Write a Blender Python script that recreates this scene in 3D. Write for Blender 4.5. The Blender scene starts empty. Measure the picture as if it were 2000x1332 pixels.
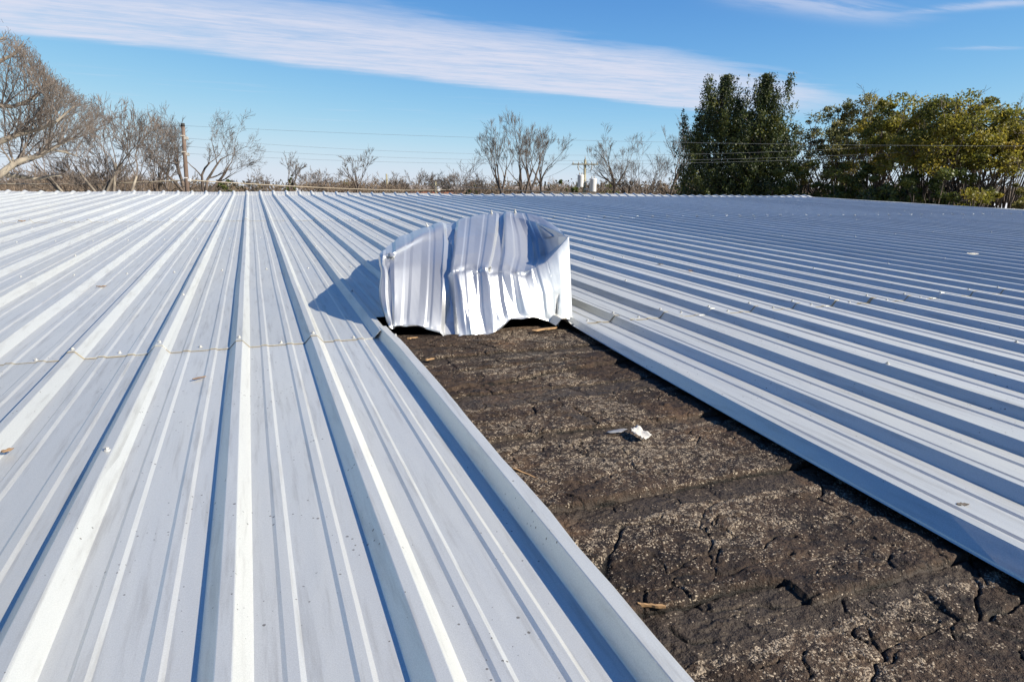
import bpy, math, random
import numpy as np
from mathutils import Vector, Matrix

sc = bpy.context.scene
PT = 0.3048                      # rib pitch, metres (u, v, n below are in pitches)
AL = math.radians(2.0)           # roof slope
CA, SA = math.cos(AL), math.sin(AL)
def RP(u, v, n=0.0):             # roof coordinates (along ridge, up slope, off the roof) -> world
    return (u*PT, (v*CA - n*SA)*PT, (v*SA + n*CA)*PT)
def RPa(A):
    A = np.asarray(A, float)
    u, v, n = A[..., 0], A[..., 1], A[..., 2]
    return np.stack([u*PT, (v*CA - n*SA)*PT, (v*SA + n*CA)*PT], -1)

# ---------------------------------------------------------------- camera
FPX, YAW, PIT, ROL, HC = 1281.703, math.radians(21.486), math.radians(14.708), math.radians(1.239), 2.504
_F = np.array([math.sin(YAW)*math.cos(PIT), math.cos(YAW)*math.cos(PIT), -math.sin(PIT)])
_R = np.array([math.cos(YAW), -math.sin(YAW), 0.0]); _U = np.cross(_R, _F)
_R, _U = math.cos(ROL)*_R + math.sin(ROL)*_U, -math.sin(ROL)*_R + math.cos(ROL)*_U
def W(d): return np.array([d[0], d[1]*CA - d[2]*SA, d[1]*SA + d[2]*CA])
CAM = np.array(RP(0, 0, HC))
cd = bpy.data.cameras.new("camera"); cam = bpy.data.objects.new("camera", cd)
sc.collection.objects.link(cam); sc.camera = cam
wr, wu, wf = W(_R), W(_U), W(_F)
cam.matrix_world = Matrix(((wr[0], wu[0], -wf[0], CAM[0]), (wr[1], wu[1], -wf[1], CAM[1]), (wr[2], wu[2], -wf[2], CAM[2]), (0, 0, 0, 1)))
cd.sensor_width = 36; cd.lens = FPX/2000*36; cd.clip_start = 0.05; cd.clip_end = 4000

# ---------------------------------------------------------------- sky, sun, exposure
sunv = W(np.array([1.0, -0.84, 0.875])); sunv /= np.linalg.norm(sunv)
SUN_EL = math.asin(sunv[2]); SUN_AZ = math.atan2(sunv[0], sunv[1])      # azimuth from +Y clockwise
wd = bpy.data.worlds.new("World"); sc.world = wd; wd.use_nodes = True
nt = wd.node_tree; nt.nodes.clear(); N = nt.nodes.new; L = nt.links.new
out = N("ShaderNodeOutputWorld"); bg = N("ShaderNodeBackground"); sky = N("ShaderNodeTexSky")
sky.sky_type = 'NISHITA'; sky.sun_disc = False; sky.sun_elevation = SUN_EL; sky.sun_rotation = SUN_AZ
sky.altitude = 0; sky.air_density = 0.4; sky.dust_density = 0.0; sky.ozone_density = 8.0
bg.inputs[1].default_value = 0.050
# high cirrus: a streak on a level cloud layer
tc = N("ShaderNodeTexCoord"); sx = N("ShaderNodeSeparateXYZ"); L(tc.outputs['Generated'], sx.inputs[0])
def M(op, a, b=None, c=None, clamp=False, tree=None):
    T = tree or nt
    m = T.nodes.new("ShaderNodeMath"); m.operation = op; m.use_clamp = clamp
    for i, x in enumerate((a, b, c)):
        if x is None: continue
        if isinstance(x, (int, float)): m.inputs[i].default_value = x
        else: T.links.new(x, m.inputs[i])
    return m.outputs[0]
ss = N("ShaderNodeSeparateColor"); L(sky.outputs[0], ss.inputs[0]); sc_ = N("ShaderNodeCombineColor")
# camera-like response: the bright low sky rolls off softly in green and blue
def shoulder(x, c, e, k): return M('MULTIPLY', M('SUBTRACT', 1., M('POWER', 2.71828, M('MULTIPLY', M('POWER', M('MULTIPLY', x, .2/c), e), -1.))), 10*k)
L(shoulder(ss.outputs[0], .268, 1.6, .72), sc_.inputs[0])
L(shoulder(ss.outputs[1], .331, 1.4, .78), sc_.inputs[1])
L(shoulder(ss.outputs[2], .381, 1.3, .875), sc_.inputs[2])
L(sc_.outputs[0], bg.inputs[0])
zz = M('MAXIMUM', sx.outputs[2], 0.02)
px, py = M('DIVIDE', sx.outputs[0], zz), M('DIVIDE', sx.outputs[1], zz)
cb = N("ShaderNodeCombineXYZ"); L(px, cb.inputs[0]); L(py, cb.inputs[1])
def noise(vec, scale, detail=5, rough=.55, dist=0, sxyz=None, T=None):
    T = T or nt
    if sxyz:
        mp = T.nodes.new("ShaderNodeMapping"); mp.inputs['Scale'].default_value = sxyz[:3]
        if len(sxyz) > 3: mp.inputs['Rotation'].default_value = (0, 0, sxyz[3])
        T.links.new(vec, mp.inputs[0]); vec = mp.outputs[0]
    n = T.nodes.new("ShaderNodeTexNoise"); n.inputs['Scale'].default_value = scale
    n.inputs['Detail'].default_value = detail; n.inputs['Roughness'].default_value = rough
    n.inputs['Distortion'].default_value = dist
    T.links.new(vec, n.inputs['Vector']); return n.outputs[0]
def mrange(x, a, b, c=0., d=1., T=None, smooth=True):
    T = T or nt
    m = T.nodes.new("ShaderNodeMapRange"); m.inputs[1].default_value = a; m.inputs[2].default_value = b
    m.inputs[3].default_value = c; m.inputs[4].default_value = d
    if smooth: m.interpolation_type = 'SMOOTHSTEP'
    T.links.new(x, m.inputs[0]); return m.outputs[0]
n1 = noise(cb.outputs[0], 1.0, 7, .6, .3, (.55, 1.3, 1, -.25))
n2 = noise(cb.outputs[0], 3.2, 6, .62, .4, (.5, 2.2, 1, -.2))
wob = M('ADD', M('MULTIPLY', M('SUBTRACT', n1, .5), 1.5), M('MULTIPLY', M('SUBTRACT', n2, .5), .7))
lo = M('ADD', M('MULTIPLY_ADD', px, .235, 6.02), M('MULTIPLY', wob, .38))
up = M('ADD', M('ADD', M('MULTIPLY_ADD', px, .03, 4.2), M('MULTIPLY', M('MULTIPLY', px, px), .035)), wob)
a1 = mrange(M('SUBTRACT', lo, py), -.1, .3)
a2 = mrange(M('SUBTRACT', py, up), -.45, .35)
fade = mrange(px, 4.8, 7.4, 1., 0.)
n3 = noise(cb.outputs[0], 9, 5, .65, .3, (.6, 2.0, 1, -.2))
tex = mrange(M('ADD', M('ADD', M('MULTIPLY', n2, .5), M('MULTIPLY', n1, .45)), M('MULTIPLY', n3, .25)), .42, .72, .50, 1.)
band = M('MULTIPLY', M('MULTIPLY', a1, a2), M('MULTIPLY', tex, fade))
# thin wisps elsewhere
w1 = mrange(noise(cb.outputs[0], .9, 7, .65, .6, (.5, 1.6, 1, .25)), .47, .72, 0, .95)
wr_ = M('MULTIPLY', mrange(px, 1.8, 3.0), mrange(py, 2.4, 3.1, 1., 0.))
w2 = mrange(noise(cb.outputs[0], 1.4, 6, .6, .5, (.45, 2.2, 1, -.2)), .55, .8, 0, .3)
w2 = M('MULTIPLY', w2, M('MULTIPLY', mrange(px, -4.0, -2.0), M('MULTIPLY', mrange(px, 4.0, 9.0, 1., 0.), M('MULTIPLY', mrange(py, 6.5, 7.2), mrange(py, 10, 14, 1., 0.)))))
def streak(a, b, w_, x0, x1, x2, x3, amp):     # thin wisp along py = a + b px
    d = M('DIVIDE', M('ADD', M('SUBTRACT', py, M('MULTIPLY_ADD', px, b, a)), M('MULTIPLY', M('SUBTRACT', n2, .5), .25)), w_)
    g_ = M('POWER', 2.71828, M('MULTIPLY', M('MULTIPLY', d, d), -1.))
    return M('MULTIPLY', M('MULTIPLY', g_, M('MULTIPLY', mrange(px, x0, x1), mrange(px, x2, x3, 1., 0.))), M('MULTIPLY', mrange(n2, .3, .6, .25, 1.), amp))
wisps = M('MAXIMUM', streak(2.90, .05, .16, 2.2, 2.6, 3.1, 4.0, .55), M('MAXIMUM', streak(6.2, -.93, .11, 3.3, 3.7, 3.95, 4.4, .55), streak(5.2, -.37, .05, 4.5, 4.75, 4.95, 5.2, .3)))
wisps = M('MAXIMUM', wisps, streak(5.35, .1, .12, -.1, .3, 1.0, 1.6, .0))
mask = M('MAXIMUM', band, M('MAXIMUM', wisps, w2))
mask = M('MULTIPLY', mask, mrange(sx.outputs[2], .0, .06), clamp=True)
mask = M('MULTIPLY', mask, .93)
bc = N("ShaderNodeBackground"); bc.inputs[0].default_value = (.76, .79, .93, 1); bc.inputs[1].default_value = .475
mx = N("ShaderNodeMixShader"); L(mask, mx.inputs[0]); L(bg.outputs[0], mx.inputs[1]); L(bc.outputs[0], mx.inputs[2])
L(mx.outputs[0], out.inputs[0])

sl = bpy.data.lights.new("sun", 'SUN'); sl.energy = 5.0; sl.angle = math.radians(.53); sl.color = (1, .925, .785)
so = bpy.data.objects.new("sun", sl); sc.collection.objects.link(so)
so.rotation_euler = Vector(sunv).to_track_quat('Z', 'Y').to_euler(); so.location = (20, -15, 30)
sc.view_settings.view_transform = 'Standard'; sc.view_settings.look = 'None'
sc.view_settings.exposure = 1.0; sc.view_settings.gamma = 1.0
try: sc.view_settings.use_curve_mapping = False
except Exception: pass
sc.cycles.max_bounces = 5; sc.cycles.diffuse_bounces = 2; sc.cycles.glossy_bounces = 3
sc.cycles.transparent_max_bounces = 6

# ---------------------------------------------------------------- helpers
def tag(o, label=None, cat=None, group=None, kind=None):
    if label: o['label'] = label
    if cat: o['category'] = cat
    if group: o['group'] = group
    if kind: o['kind'] = kind
    return o
def empty(name, loc, label, cat, group=None, rz=0):
    o = bpy.data.objects.new(name, None); sc.collection.objects.link(o); o.location = loc
    o.rotation_euler = (0, 0, rz); o.empty_display_size = .2
    return tag(o, label, cat, group)
def link(name, me, mat, parent=None):
    o = bpy.data.objects.new(name, me); sc.collection.objects.link(o)
    if mat is not None and not me.materials: me.materials.append(mat)
    if parent is not None: o.parent = parent
    return o
def fast_mesh(name, V, Fq, smooth=False, attr=None):
    """V (n,3); Fq (m,k) faces all with k corners, or list of such arrays"""
    me = bpy.data.meshes.new(name)
    Fs = Fq if isinstance(Fq, list) else [Fq]
    Fs = [f for f in Fs if len(f)]
    V = np.asarray(V, np.float32)
    me.vertices.add(len(V)); me.vertices.foreach_set("co", V.ravel())
    nl = sum(f.size for f in Fs); npoly = sum(len(f) for f in Fs)
    me.loops.add(nl); me.polygons.add(npoly)
    me.loops.foreach_set("vertex_index", np.concatenate([f.ravel() for f in Fs]).astype(np.int32))
    tot = np.concatenate([np.full(len(f), f.shape[1]) for f in Fs]).astype(np.int32)
    st = np.concatenate([[0], np.cumsum(tot)[:-1]]).astype(np.int32)
    me.polygons.foreach_set("loop_start", st)
    me.polygons.foreach_set("use_smooth", np.full(npoly, bool(smooth)))
    me.update(calc_edges=True)
    if attr:
        for k, a in attr.items():
            at = me.attributes.new(k, 'FLOAT', 'POINT'); at.data.foreach_set("value", np.asarray(a, np.float32))
    me.validate()
    return me
def grid_faces(nu, nv, off=0):
    i = np.arange(nv - 1)[:, None]*nu + np.arange(nu - 1)[None, :]
    i = i.ravel() + off
    return np.stack([i, i + 1, i + nu + 1, i + nu], 1)
def box_arr(c, s, rot=None):
    c = np.array(c, float); s = np.array(s, float)/2
    V = np.array([[x, y, z] for z in (-1, 1) for y in (-1, 1) for x in (-1, 1)], float)*s
    if rot is not None: V = V @ np.asarray(rot).T
    F = np.array([[0, 2, 3, 1], [4, 5, 7, 6], [0, 1, 5, 4], [2, 6, 7, 3], [0, 4, 6, 2], [1, 3, 7, 5]])
    return V + c, F
def boxes(name, items, mat, parent=None, bev=0):
    Vs, Fs, k = [], [], 0
    for it in items:
        v, f = box_arr(*it); Vs.append(v); Fs.append(f + k); k += len(v)
    o = link(name, fast_mesh(name, np.concatenate(Vs), np.concatenate(Fs)), mat, parent)
    if bev:
        b = o.modifiers.new("bevel", 'BEVEL'); b.width = bev; b.segments = 2
    return o
def tubes(P0, P1, R0, R1, k=4):
    """many tapered prisms at once"""
    P0, P1 = np.asarray(P0, float), np.asarray(P1, float); R0, R1 = np.asarray(R0, float), np.asarray(R1, float)
    d = P1 - P0; ln = np.linalg.norm(d, axis=1, keepdims=True); d = d/np.maximum(ln, 1e-6)
    ref = np.where(np.abs(d[:, 2:3]) > .9, np.array([[1., 0, 0]]), np.array([[0, 0, 1.]]))
    a = np.cross(d, ref); a /= np.maximum(np.linalg.norm(a, axis=1, keepdims=True), 1e-6); b = np.cross(d, a)
    th = np.arange(k)*2*np.pi/k
    ring = np.cos(th)[None, :, None]*a[:, None, :] + np.sin(th)[None, :, None]*b[:, None, :]
    V = np.concatenate([P0[:, None] + ring*R0[:, None, None], P1[:, None] + ring*R1[:, None, None]], 1).reshape(-1, 3)
    n = len(P0); base = (np.arange(n)*2*k)[:, None]
    j = np.arange(k)
    F = np.stack([base + j, base + (j + 1) % k, base + (j + 1) % k + k, base + j + k], -1).reshape(-1, 4)
    return V, F
def curve_tube(name, pts, r, mat, parent=None, k=6, closed_ends=False):
    """a continuous tube along points"""
    P = np.asarray(pts, float); n = len(P); r = np.broadcast_to(np.asarray(r, float), (n,))
    T = np.gradient(P, axis=0); T /= np.linalg.norm(T, axis=1, keepdims=True)
    ref = np.array([0, 0, 1.]) if abs(T[0][2]) < .9 else np.array([1., 0, 0])
    A = np.cross(T, ref); A /= np.linalg.norm(A, axis=1, keepdims=True); B = np.cross(T, A)
    th = np.arange(k)*2*np.pi/k
    V = (P[:, None] + r[:, None, None]*(np.cos(th)[None, :, None]*A[:, None] + np.sin(th)[None, :, None]*B[:, None])).reshape(-1, 3)
    F = [[i*k + j, i*k + (j + 1) % k, (i + 1)*k + (j + 1) % k, (i + 1)*k + j] for i in range(n - 1) for j in range(k)]
    Fs = [np.array(F)]
    Fs.append(np.array([list(range(k))[::-1]])); Fs.append(np.array([[(n - 1)*k + j for j in range(k)]]))
    return link(name, fast_mesh(name, V, Fs, True), mat, parent)

# ---------------------------------------------------------------- materials
def mat(name):
    m = bpy.data.materials.new(name); m.use_nodes = True; t = m.node_tree
    return m, t, t.nodes['Principled BSDF']
def ramp(T, x, stops, interp='LINEAR'):
    r = T.nodes.new("ShaderNodeValToRGB"); r.color_ramp.interpolation = interp
    while len(r.color_ramp.elements) < len(stops): r.color_ramp.elements.new(.5)
    for e, (p, c) in zip(r.color_ramp.elements, stops): e.position = p; e.color = (*c, 1)
    T.links.new(x, r.inputs[0]); return r.outputs[0]
def mixc(T, f, a, b, mode='MIX'):
    m = T.nodes.new("ShaderNodeMix"); m.data_type = 'RGBA'; m.blend_type = mode
    for s, x in ((m.inputs[0], f), (m.inputs[6], a), (m.inputs[7], b)):
        if isinstance(x, (int, float)): s.default_value = x
        elif isinstance(x, tuple): s.default_value = (*x, 1) if len(x) == 3 else x
        else: T.links.new(x, s)
    return m.outputs[2]
def bump(T, h, strength, dist, prev=None):
    b = T.nodes.new("ShaderNodeBump"); b.inputs['Strength'].default_value = strength; b.inputs['Distance'].default_value = dist
    T.links.new(h, b.inputs['Height'])
    if prev is not None: T.links.new(prev, b.inputs['Normal'])
    return b.outputs[0]
def simple(name, col, rough=.7, metal=0., var=.25, scale=3., bmp=.0):
    m, T, p = mat(name); tcn = T.nodes.new("ShaderNodeTexCoord")
    n = noise(tcn.outputs['Object'], scale, 5, .6, 0, None, T)
    c = mixc(T, n, tuple(x*(1 - var) for x in col), tuple(min(1, x*(1 + var)) for x in col))
    T.links.new(c, p.inputs['Base Color']); p.inputs['Roughness'].default_value = rough; p.inputs['Metallic'].default_value = metal
    if bmp: T.links.new(bump(T, n, bmp, .02), p.inputs['Normal'])
    return m

def metal_mat(name, base, metallic, rough, dirt=1.0, grain=1.0, dent=.6):
    m, T, p = mat(name); tcn = T.nodes.new("ShaderNodeTexCoord"); ob = tcn.outputs['Object']
    oi = T.nodes.new("ShaderNodeObjectInfo")
    fine = noise(ob, 420, 2, .6, 0, None, T)
    mid = noise(ob, 60, 4, .6, 0, None, T)
    big = noise(ob, 1.1, 4, .55, .3, (2.5, .5, 1), T)
    streak = noise(ob, 9, 5, .65, .2, (5, .35, 1), T)
    col = mixc(T, mrange(fine, .3, .7, 0, .85, T), base, tuple(x*.84 for x in base))
    col = mixc(T, mrange(big, .3, .75, 0, .5, T), col, tuple(x*y for x, y in zip(base, (.86, .86, .84))))
    col = mixc(T, mrange(streak, .48, .75, 0, .42*dirt, T), col, (.36, .34, .30))
    rnd = M('MULTIPLY_ADD', oi.outputs['Random'], .15, .88, tree=T)
    hv = T.nodes.new("ShaderNodeHueSaturation"); T.links.new(col, hv.inputs['Color']); T.links.new(rnd, hv.inputs['Value'])
    # specks of dirt
    vo = T.nodes.new("ShaderNodeTexVoronoi"); vo.inputs['Scale'].default_value = 62; vo.inputs['Randomness'].default_value = 1
    dn = noise(ob, 55, 3, .6, 0, None, T)
    dv = T.nodes.new("ShaderNodeVectorMath"); dv.operation = 'SCALE'; dv.inputs[3].default_value = 1
    T.links.new(ob, vo.inputs['Vector'])
    cl = mrange(noise(ob, 4.5, 4, .65, 0, None, T), .44, .62, .12, 1, T)
    sp = M('LESS_THAN', vo.outputs['Distance'], M('MULTIPLY', M('MULTIPLY', cl, mrange(dn, .4, .65, 0, 1, T), tree=T), .21, tree=T), tree=T)
    c2 = mixc(T, M('MULTIPLY', sp, .75*dirt, tree=T), hv.outputs[0], (.11, .09, .07))
    T.links.new(c2, p.inputs['Base Color'])
    p.inputs['Metallic'].default_value = metallic
    T.links.new(mrange(M('ADD', M('MULTIPLY', fine, .5, tree=T), M('MULTIPLY', big, .5, tree=T), tree=T), .3, .7, rough - .05, rough + .07, T), p.inputs['Roughness'])
    b = bump(T, big, dent, .02)
    b = bump(T, noise(ob, 3.2, 3, .5, .2, (2.2, .6, 1), T), dent*.6, .006, b)
    b = bump(T, fine, .25*grain, .0012, b)
    b = bump(T, mid, .15*grain, .002, b)
    T.links.new(b, p.inputs['Normal'])
    return m
M_ROOF = metal_mat("coated_steel", (.77, .765, .715), .68, .50)
M_HOOD = metal_mat("bright_steel_back", (.60, .61, .625), .72, .36, dirt=.15, grain=.6, dent=.5)
M_SCREW = simple("zinc_screw", (.38, .38, .37), .6, .2, .1, 40)
M_SEAL = simple("sealant_tape", (.27, .22, .14), .7, 0, .35, 30)
M_WALL = simple("metal_wall", (.45, .43, .38), .6, 0, .1, 2)
M_DARK = simple("dark_cavity_felt", (.03, .027, .025), .9, 0, .3, 20)

# ---------------------------------------------------------------- ground
GZ = -4.45
def grass_mat():
    m, T, p = mat("winter_grass"); tcn = T.nodes.new("ShaderNodeTexCoord"); ob = tcn.outputs['Object']
    c = ramp(T, noise(ob, .06, 6, .6, 0, None, T), [(.3, (.10, .085, .045)), (.55, (.17, .135, .075)), (.75, (.08, .09, .035))])
    T.links.new(c, p.inputs['Base Color']); p.inputs['Roughness'].default_value = .95
    return m
g = link("ground", fast_mesh("ground", [(-1500, -600, GZ), (1500, -600, GZ), (1500, 2500, GZ), (-1500, 2500, GZ)], np.array([[0, 1, 2, 3]])), grass_mat())
tag(g, kind="structure")

# ---------------------------------------------------------------- the roof
U0 = -1.458 + .02                # left foot of rib 0
BL, TL, TR, BR = 0.0, .096, .171, .268       # rib foot, top, top, foot
HR, HM = .105, .015
V_EAVE, V_L1, V_L2, V_RIDGE = -4.5, 9.6, 31.6, 58.3
K0, K1 = -39, 60                 # first and last rib
U_RAKE = U0 + K1 + .3
rng = np.random.default_rng(5)

def profile(k0, k1, first=True):
    """points (u, n) across ribs k0..k1 ; panel ends on top of rib k1"""
    P = []
    for k in range(k0, k1):
        a = U0 + k
        if k == k0: P += [(a - .01, -.004)]
        P += [(a, 0), (a + .004, .004), (a + TL - .006, HR - .003), (a + TL, HR), (a + TR, HR), (a + TR + .006, HR - .003), (a + BR - .004, .004), (a + BR, 0)]
        for m in (.401, .738):
            P += [(a + m, 0), (a + m + .025, HM), (a + m + .085, HM), (a + m + .114, 0)]
    a = U0 + k1; e = .006
    P += [(a - .004, e*.5), (a + .002, .004 + e), (a + TL - .008, HR + e - .003), (a + TL - .002, HR + e), (a + TR + .003, HR + e), (a + TR + .012, HR - .006 + e), (a + .225, .045 + e)]
    return np.array(P)

def panel_mesh(name, k0, k1, v0, v1, lift, seed, edit=None, end_lip=True):
    P = profile(k0, k1); r = np.random.default_rng(seed)
    nseg = max(2, int((v1 - v0)/(.45 if edit else 1.4))); vs = np.linspace(v0, v1, nseg + 1)
    nu = len(P)
    A = np.zeros((len(vs), nu, 3))
    ph = r.uniform(0, 6, 6)
    for i, v in enumerate(vs):
        wob = .0035*np.sin(v*1.1 + ph[0]) + .003*np.sin(v*.43 + ph[1])
        wu = .004*np.sin(v*.31 + ph[2]) + .003*np.sin(v*.9 + ph[3])
        A[i, :, 0] = P[:, 0] + wu*(0.3 if i in (0, nseg) else 1)
        A[i, :, 1] = v
        A[i, :, 2] = P[:, 1] + lift + wob*np.cos(P[:, 0]*1.7 + ph[4])
    if edit: A = edit(A, vs, P)
    V = RPa(A).reshape(-1, 3); F = grid_faces(nu, len(vs))
    if end_lip:                                   # turned-down sheet edge facing the eave
        low = A[0].copy(); low[:, 2] -= .007; low[:, 1] += .001
        k = len(V); V = np.concatenate([V, RPa(low)])
        i = np.arange(nu - 1); F = np.concatenate([F, np.stack([i + k, i + k + 1, i + 1, i], 1)])
    return fast_mesh(name, V, F)

bld = empty("metal_roofed_building", (0, 0, 0), "low wide building whose pale ribbed metal roof has one panel torn open", "building")
def dupe(o, du, parent=None):
    c = o.copy(); sc.collection.objects.link(c); c.location = (o.location[0] + du*PT, 0, 0); c.parent = o.parent; return c
rows = [("low", V_EAVE, V_L1 + .25, .0), ("mid", V_L1, V_L2 + .25, .010), ("up", V_L2, V_RIDGE - .75, .020)]
for nm, va, vb, lf in rows:
    protos = []
    for q in range(3):
        me = panel_mesh("roof_panel", 0, 3, va, vb, lf, hash((nm, q)) % 999 if False else {'low': 10, 'mid': 20, 'up': 30}[nm] + q)
        protos.append(link("roof_panel", me, M_ROOF, bld))
    used = [False]*3
    for j, k in enumerate(range(K0, K1, 3)):
        if nm == "low" and k in (0, 3, 6): continue
        if nm == "mid" and k == 3: continue
        q = (j*7 + j//3) % 3
        if not used[q]: protos[q].location = (k*PT, 0, 0); used[q] = True
        else: 
            c = protos[q].copy(); sc.collection.objects.link(c); c.location = (k*PT, 0, 0)
# mid panel behind the fold starts further up
o = link("roof_panel", panel_mesh("roof_panel", 3, 6, 11.0, V_L2 + .25, .010, 77), M_ROOF, bld)
# the panel left of the opening: its last rib stands up higher, with a sprung free edge
def edit_left(A, vs, P):
    a = U0 + 3; dD = .086
    idx = np.where(P[:, 0] > a - .01)[0]
    for i, v in enumerate(vs):
        wv = .012*math.sin(v*1.9) + .010*math.sin(v*.8 + 1) + .008*math.sin(v*5.1) + (.016 if 5.6 < v < 6.6 else 0) - (.02 if 7.2 < v < 8.1 else 0)
        t = min(1, max(0, (v - 8.6)/1.3)); hgt = .156*(1 - t) + .125*t
        sh = dD*(1 - .35*t)
        tu = [a + sh - .004, a + sh + .001, a + sh + .055, a + sh + .062, a + sh + .166 + wv, a + sh + .172 + wv, a + sh + .168 + wv]
        tn = [0.0, .006, hgt - .004, hgt, hgt - .004, hgt - .010, hgt - .028]
        A[i, idx, 0] = tu; A[i, idx, 2] = tn
    return A
left_p = link("roof_panel", panel_mesh("roof_panel", 0, 3, V_EAVE, V_L1 + .25, 0, 41, edit_left), M_ROOF, bld)
tag(left_p, "pale ribbed roof panel with sprung raised edge left of the opening")
# crease line where the next panel's rib is lapped under the edge
def edit_right(A, vs, P):
    a = U0 + 6
    vk = [-5, 2.27, 4.04, 5.61, 7.76, 8.8, 9.5, 10]; du = [-.09, -.055, .02, .10, .20, .26, .31, .34]
    for i, v in enumerate(vs):
        s = float(np.interp(v, vk, du)); wid = .096 + .0*s
        f = max(0, min(1, (v - 6.4)/2.8)); sp = .5*(s + math.sqrt(s*s + .006)) - .02
        A[i, 0, 0] = a + s - .01 - .02*f; A[i, 0, 2] = -.030 + .02*f
        A[i, 1, 0] = a + s;             A[i, 1, 2] = -.022 + .02*f
        A[i, 2, 0] = a + s + .006;      A[i, 2, 2] = -.010 + .018*f
        A[i, 3, 0] = a + TL - .006 + sp*.92; A[i, 3, 2] = HR - .008 - .035*f
        A[i, 4, 0] = a + TL + sp*.92;       A[i, 4, 2] = HR - .003 - .030*f
        A[i, 5, 0] = a + TR + sp*.85;       A[i, 5, 2] = HR - .025*f
        A[i, 6, 0] = a + TR + .006 + sp*.85; A[i, 6, 2] = HR - .004 - .03*f
        A[i, 7, 0] = a + BR - .004 + sp*.6; A[i, 7, 2] = .004
        A[i, 8, 0] = a + BR + sp*.6
    return A
right_p = link("roof_panel", panel_mesh("roof_panel", 6, 9, V_EAVE, V_L1 + .25, 0, 42, edit_right), M_ROOF, bld)
tag(right_p, "pale ribbed roof panel with free blue-shaded edge right of the opening")

# sealant showing under the lapped ends
def seal(v, ks, lift, seed):
    r = np.random.default_rng(seed)
    for k in ks:
        P = profile(k, k + 3); P = P[:-7]
        vr = v - .012 - .022*np.clip(r.normal(.5, .45, len(P)), 0, 1.4)
        V = np.concatenate([RPa(np.stack([P[:, 0], vr, P[:, 1] + lift], 1)), RPa(np.stack([P[:, 0], np.full(len(P), v + .05), P[:, 1] + lift], 1))])
        n = len(P); i = np.arange(n - 1)
        link("sealant_strip", fast_mesh("sealant_strip", V, np.stack([i, i + 1, i + 1 + n, i + n], 1)), M_SEAL, bld)
seal(V_L1, [k for k in range(-21, 60, 3) if k != 3], .006, 3)
seal(V_L2, range(-30, 60, 3), .014, 4)

# ridge cap: ribbed, a little steeper than the roof, then down the far slope
def ridge_cap():
    P = np.concatenate([profile(k, k + 3)[:-7] for k in range(K0, K1, 3)])
    st = [(V_RIDGE - .95, .030), (V_RIDGE - .9, .036), (V_RIDGE - .12, .20), (V_RIDGE, .215), (V_RIDGE + .12, .19), (V_RIDGE + 1.0, -.02), (V_RIDGE + 1.05, -.03)]
    r = np.random.default_rng(8); A = np.zeros((len(st), len(P), 3))
    sag = .05*np.sin(P[:, 0]*.21 + 1) + .03*np.sin(P[:, 0]*.57)
    for i, (v, n) in enumerate(st):
        A[i, :, 0] = P[:, 0]; A[i, :, 1] = v; A[i, :, 2] = P[:, 1] + n + (sag if 1 < i < 5 else sag*.0)
    low = A[0].copy(); low[:, 2] -= .02
    A = np.concatenate([low[None], A])
    return link("ridge_cap", fast_mesh("ridge_cap", RPa(A).reshape(-1, 3), grid_faces(len(P), len(A))), M_ROOF, bld)
ridge_cap()
# far slope and its ribs
def far_slope():
    P = np.concatenate([profile(k, k + 3)[:-7] for k in range(K0, K1, 3)])
    A = np.zeros((2, len(P), 3)); zr = V_RIDGE*SA*2
    A[0, :, 0] = P[:, 0]; A[0, :, 1] = V_RIDGE + .7; A[0, :, 2] = P[:, 1] - .02
    A[1, :, 0] = P[:, 0]; A[1, :, 1] = V_RIDGE + 62; A[1, :, 2] = P[:, 1] - 62*.07 - .02
    return link("far_roof_slope", fast_mesh("far_roof_slope", RPa(A).reshape(-1, 3), grid_faces(len(P), 2)), M_ROOF, bld)
far_slope()
# rake trim along the right gable
A = np.array([[(U_RAKE - .5, v, .0), (U_RAKE - .5, v, .112), (U_RAKE + .1, v, .118), (U_RAKE + .1, v, -.5)] for v in np.linspace(V_EAVE, V_RIDGE - .2, 40)])
rr = np.random.default_rng(2).normal(0, .012, 40); A[:, 1:3, 2] += rr[:, None]
link("rake_trim", fast_mesh("rake_trim", RPa(A).reshape(-1, 3), grid_faces(4, 40)), M_ROOF, bld)
A[:, :, 0] = 2*(U0 + K0) - A[:, :, 0] + (U_RAKE - .2 - U0 - K0)*1 + (U0 + K0) - U_RAKE + .2
link("rake_trim", fast_mesh("rake_trim", RPa(A).reshape(-1, 3), grid_faces(4, 40)), M_ROOF, bld)
# walls
x0, x1 = (U0 + K0 + .2)*PT, (U_RAKE - .1)*PT
y0, ym, y1 = V_EAVE*PT + .3, V_RIDGE*PT, (V_RIDGE + 61)*PT
zt = lambda y: (min(y, ym)*math.tan(AL) - .1 - (max(0, y - ym))*(.07 - math.tan(AL)))
Vw = [(x0, y0, GZ), (x1, y0, GZ), (x1, y1, GZ), (x0, y1, GZ), (x0, y0, zt(y0)), (x1, y0, zt(y0)), (x1, y1, zt(y1)), (x0, y1, zt(y1)), (x1, ym, zt(ym)), (x0, ym, zt(ym))]
link("wall", fast_mesh("wall", Vw, [np.array([[0, 1, 5, 4], [2, 3, 7, 6]]), np.array([[1, 2, 6, 8, 5], [3, 0, 4, 9, 7]])]), M_WALL, bld)
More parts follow.
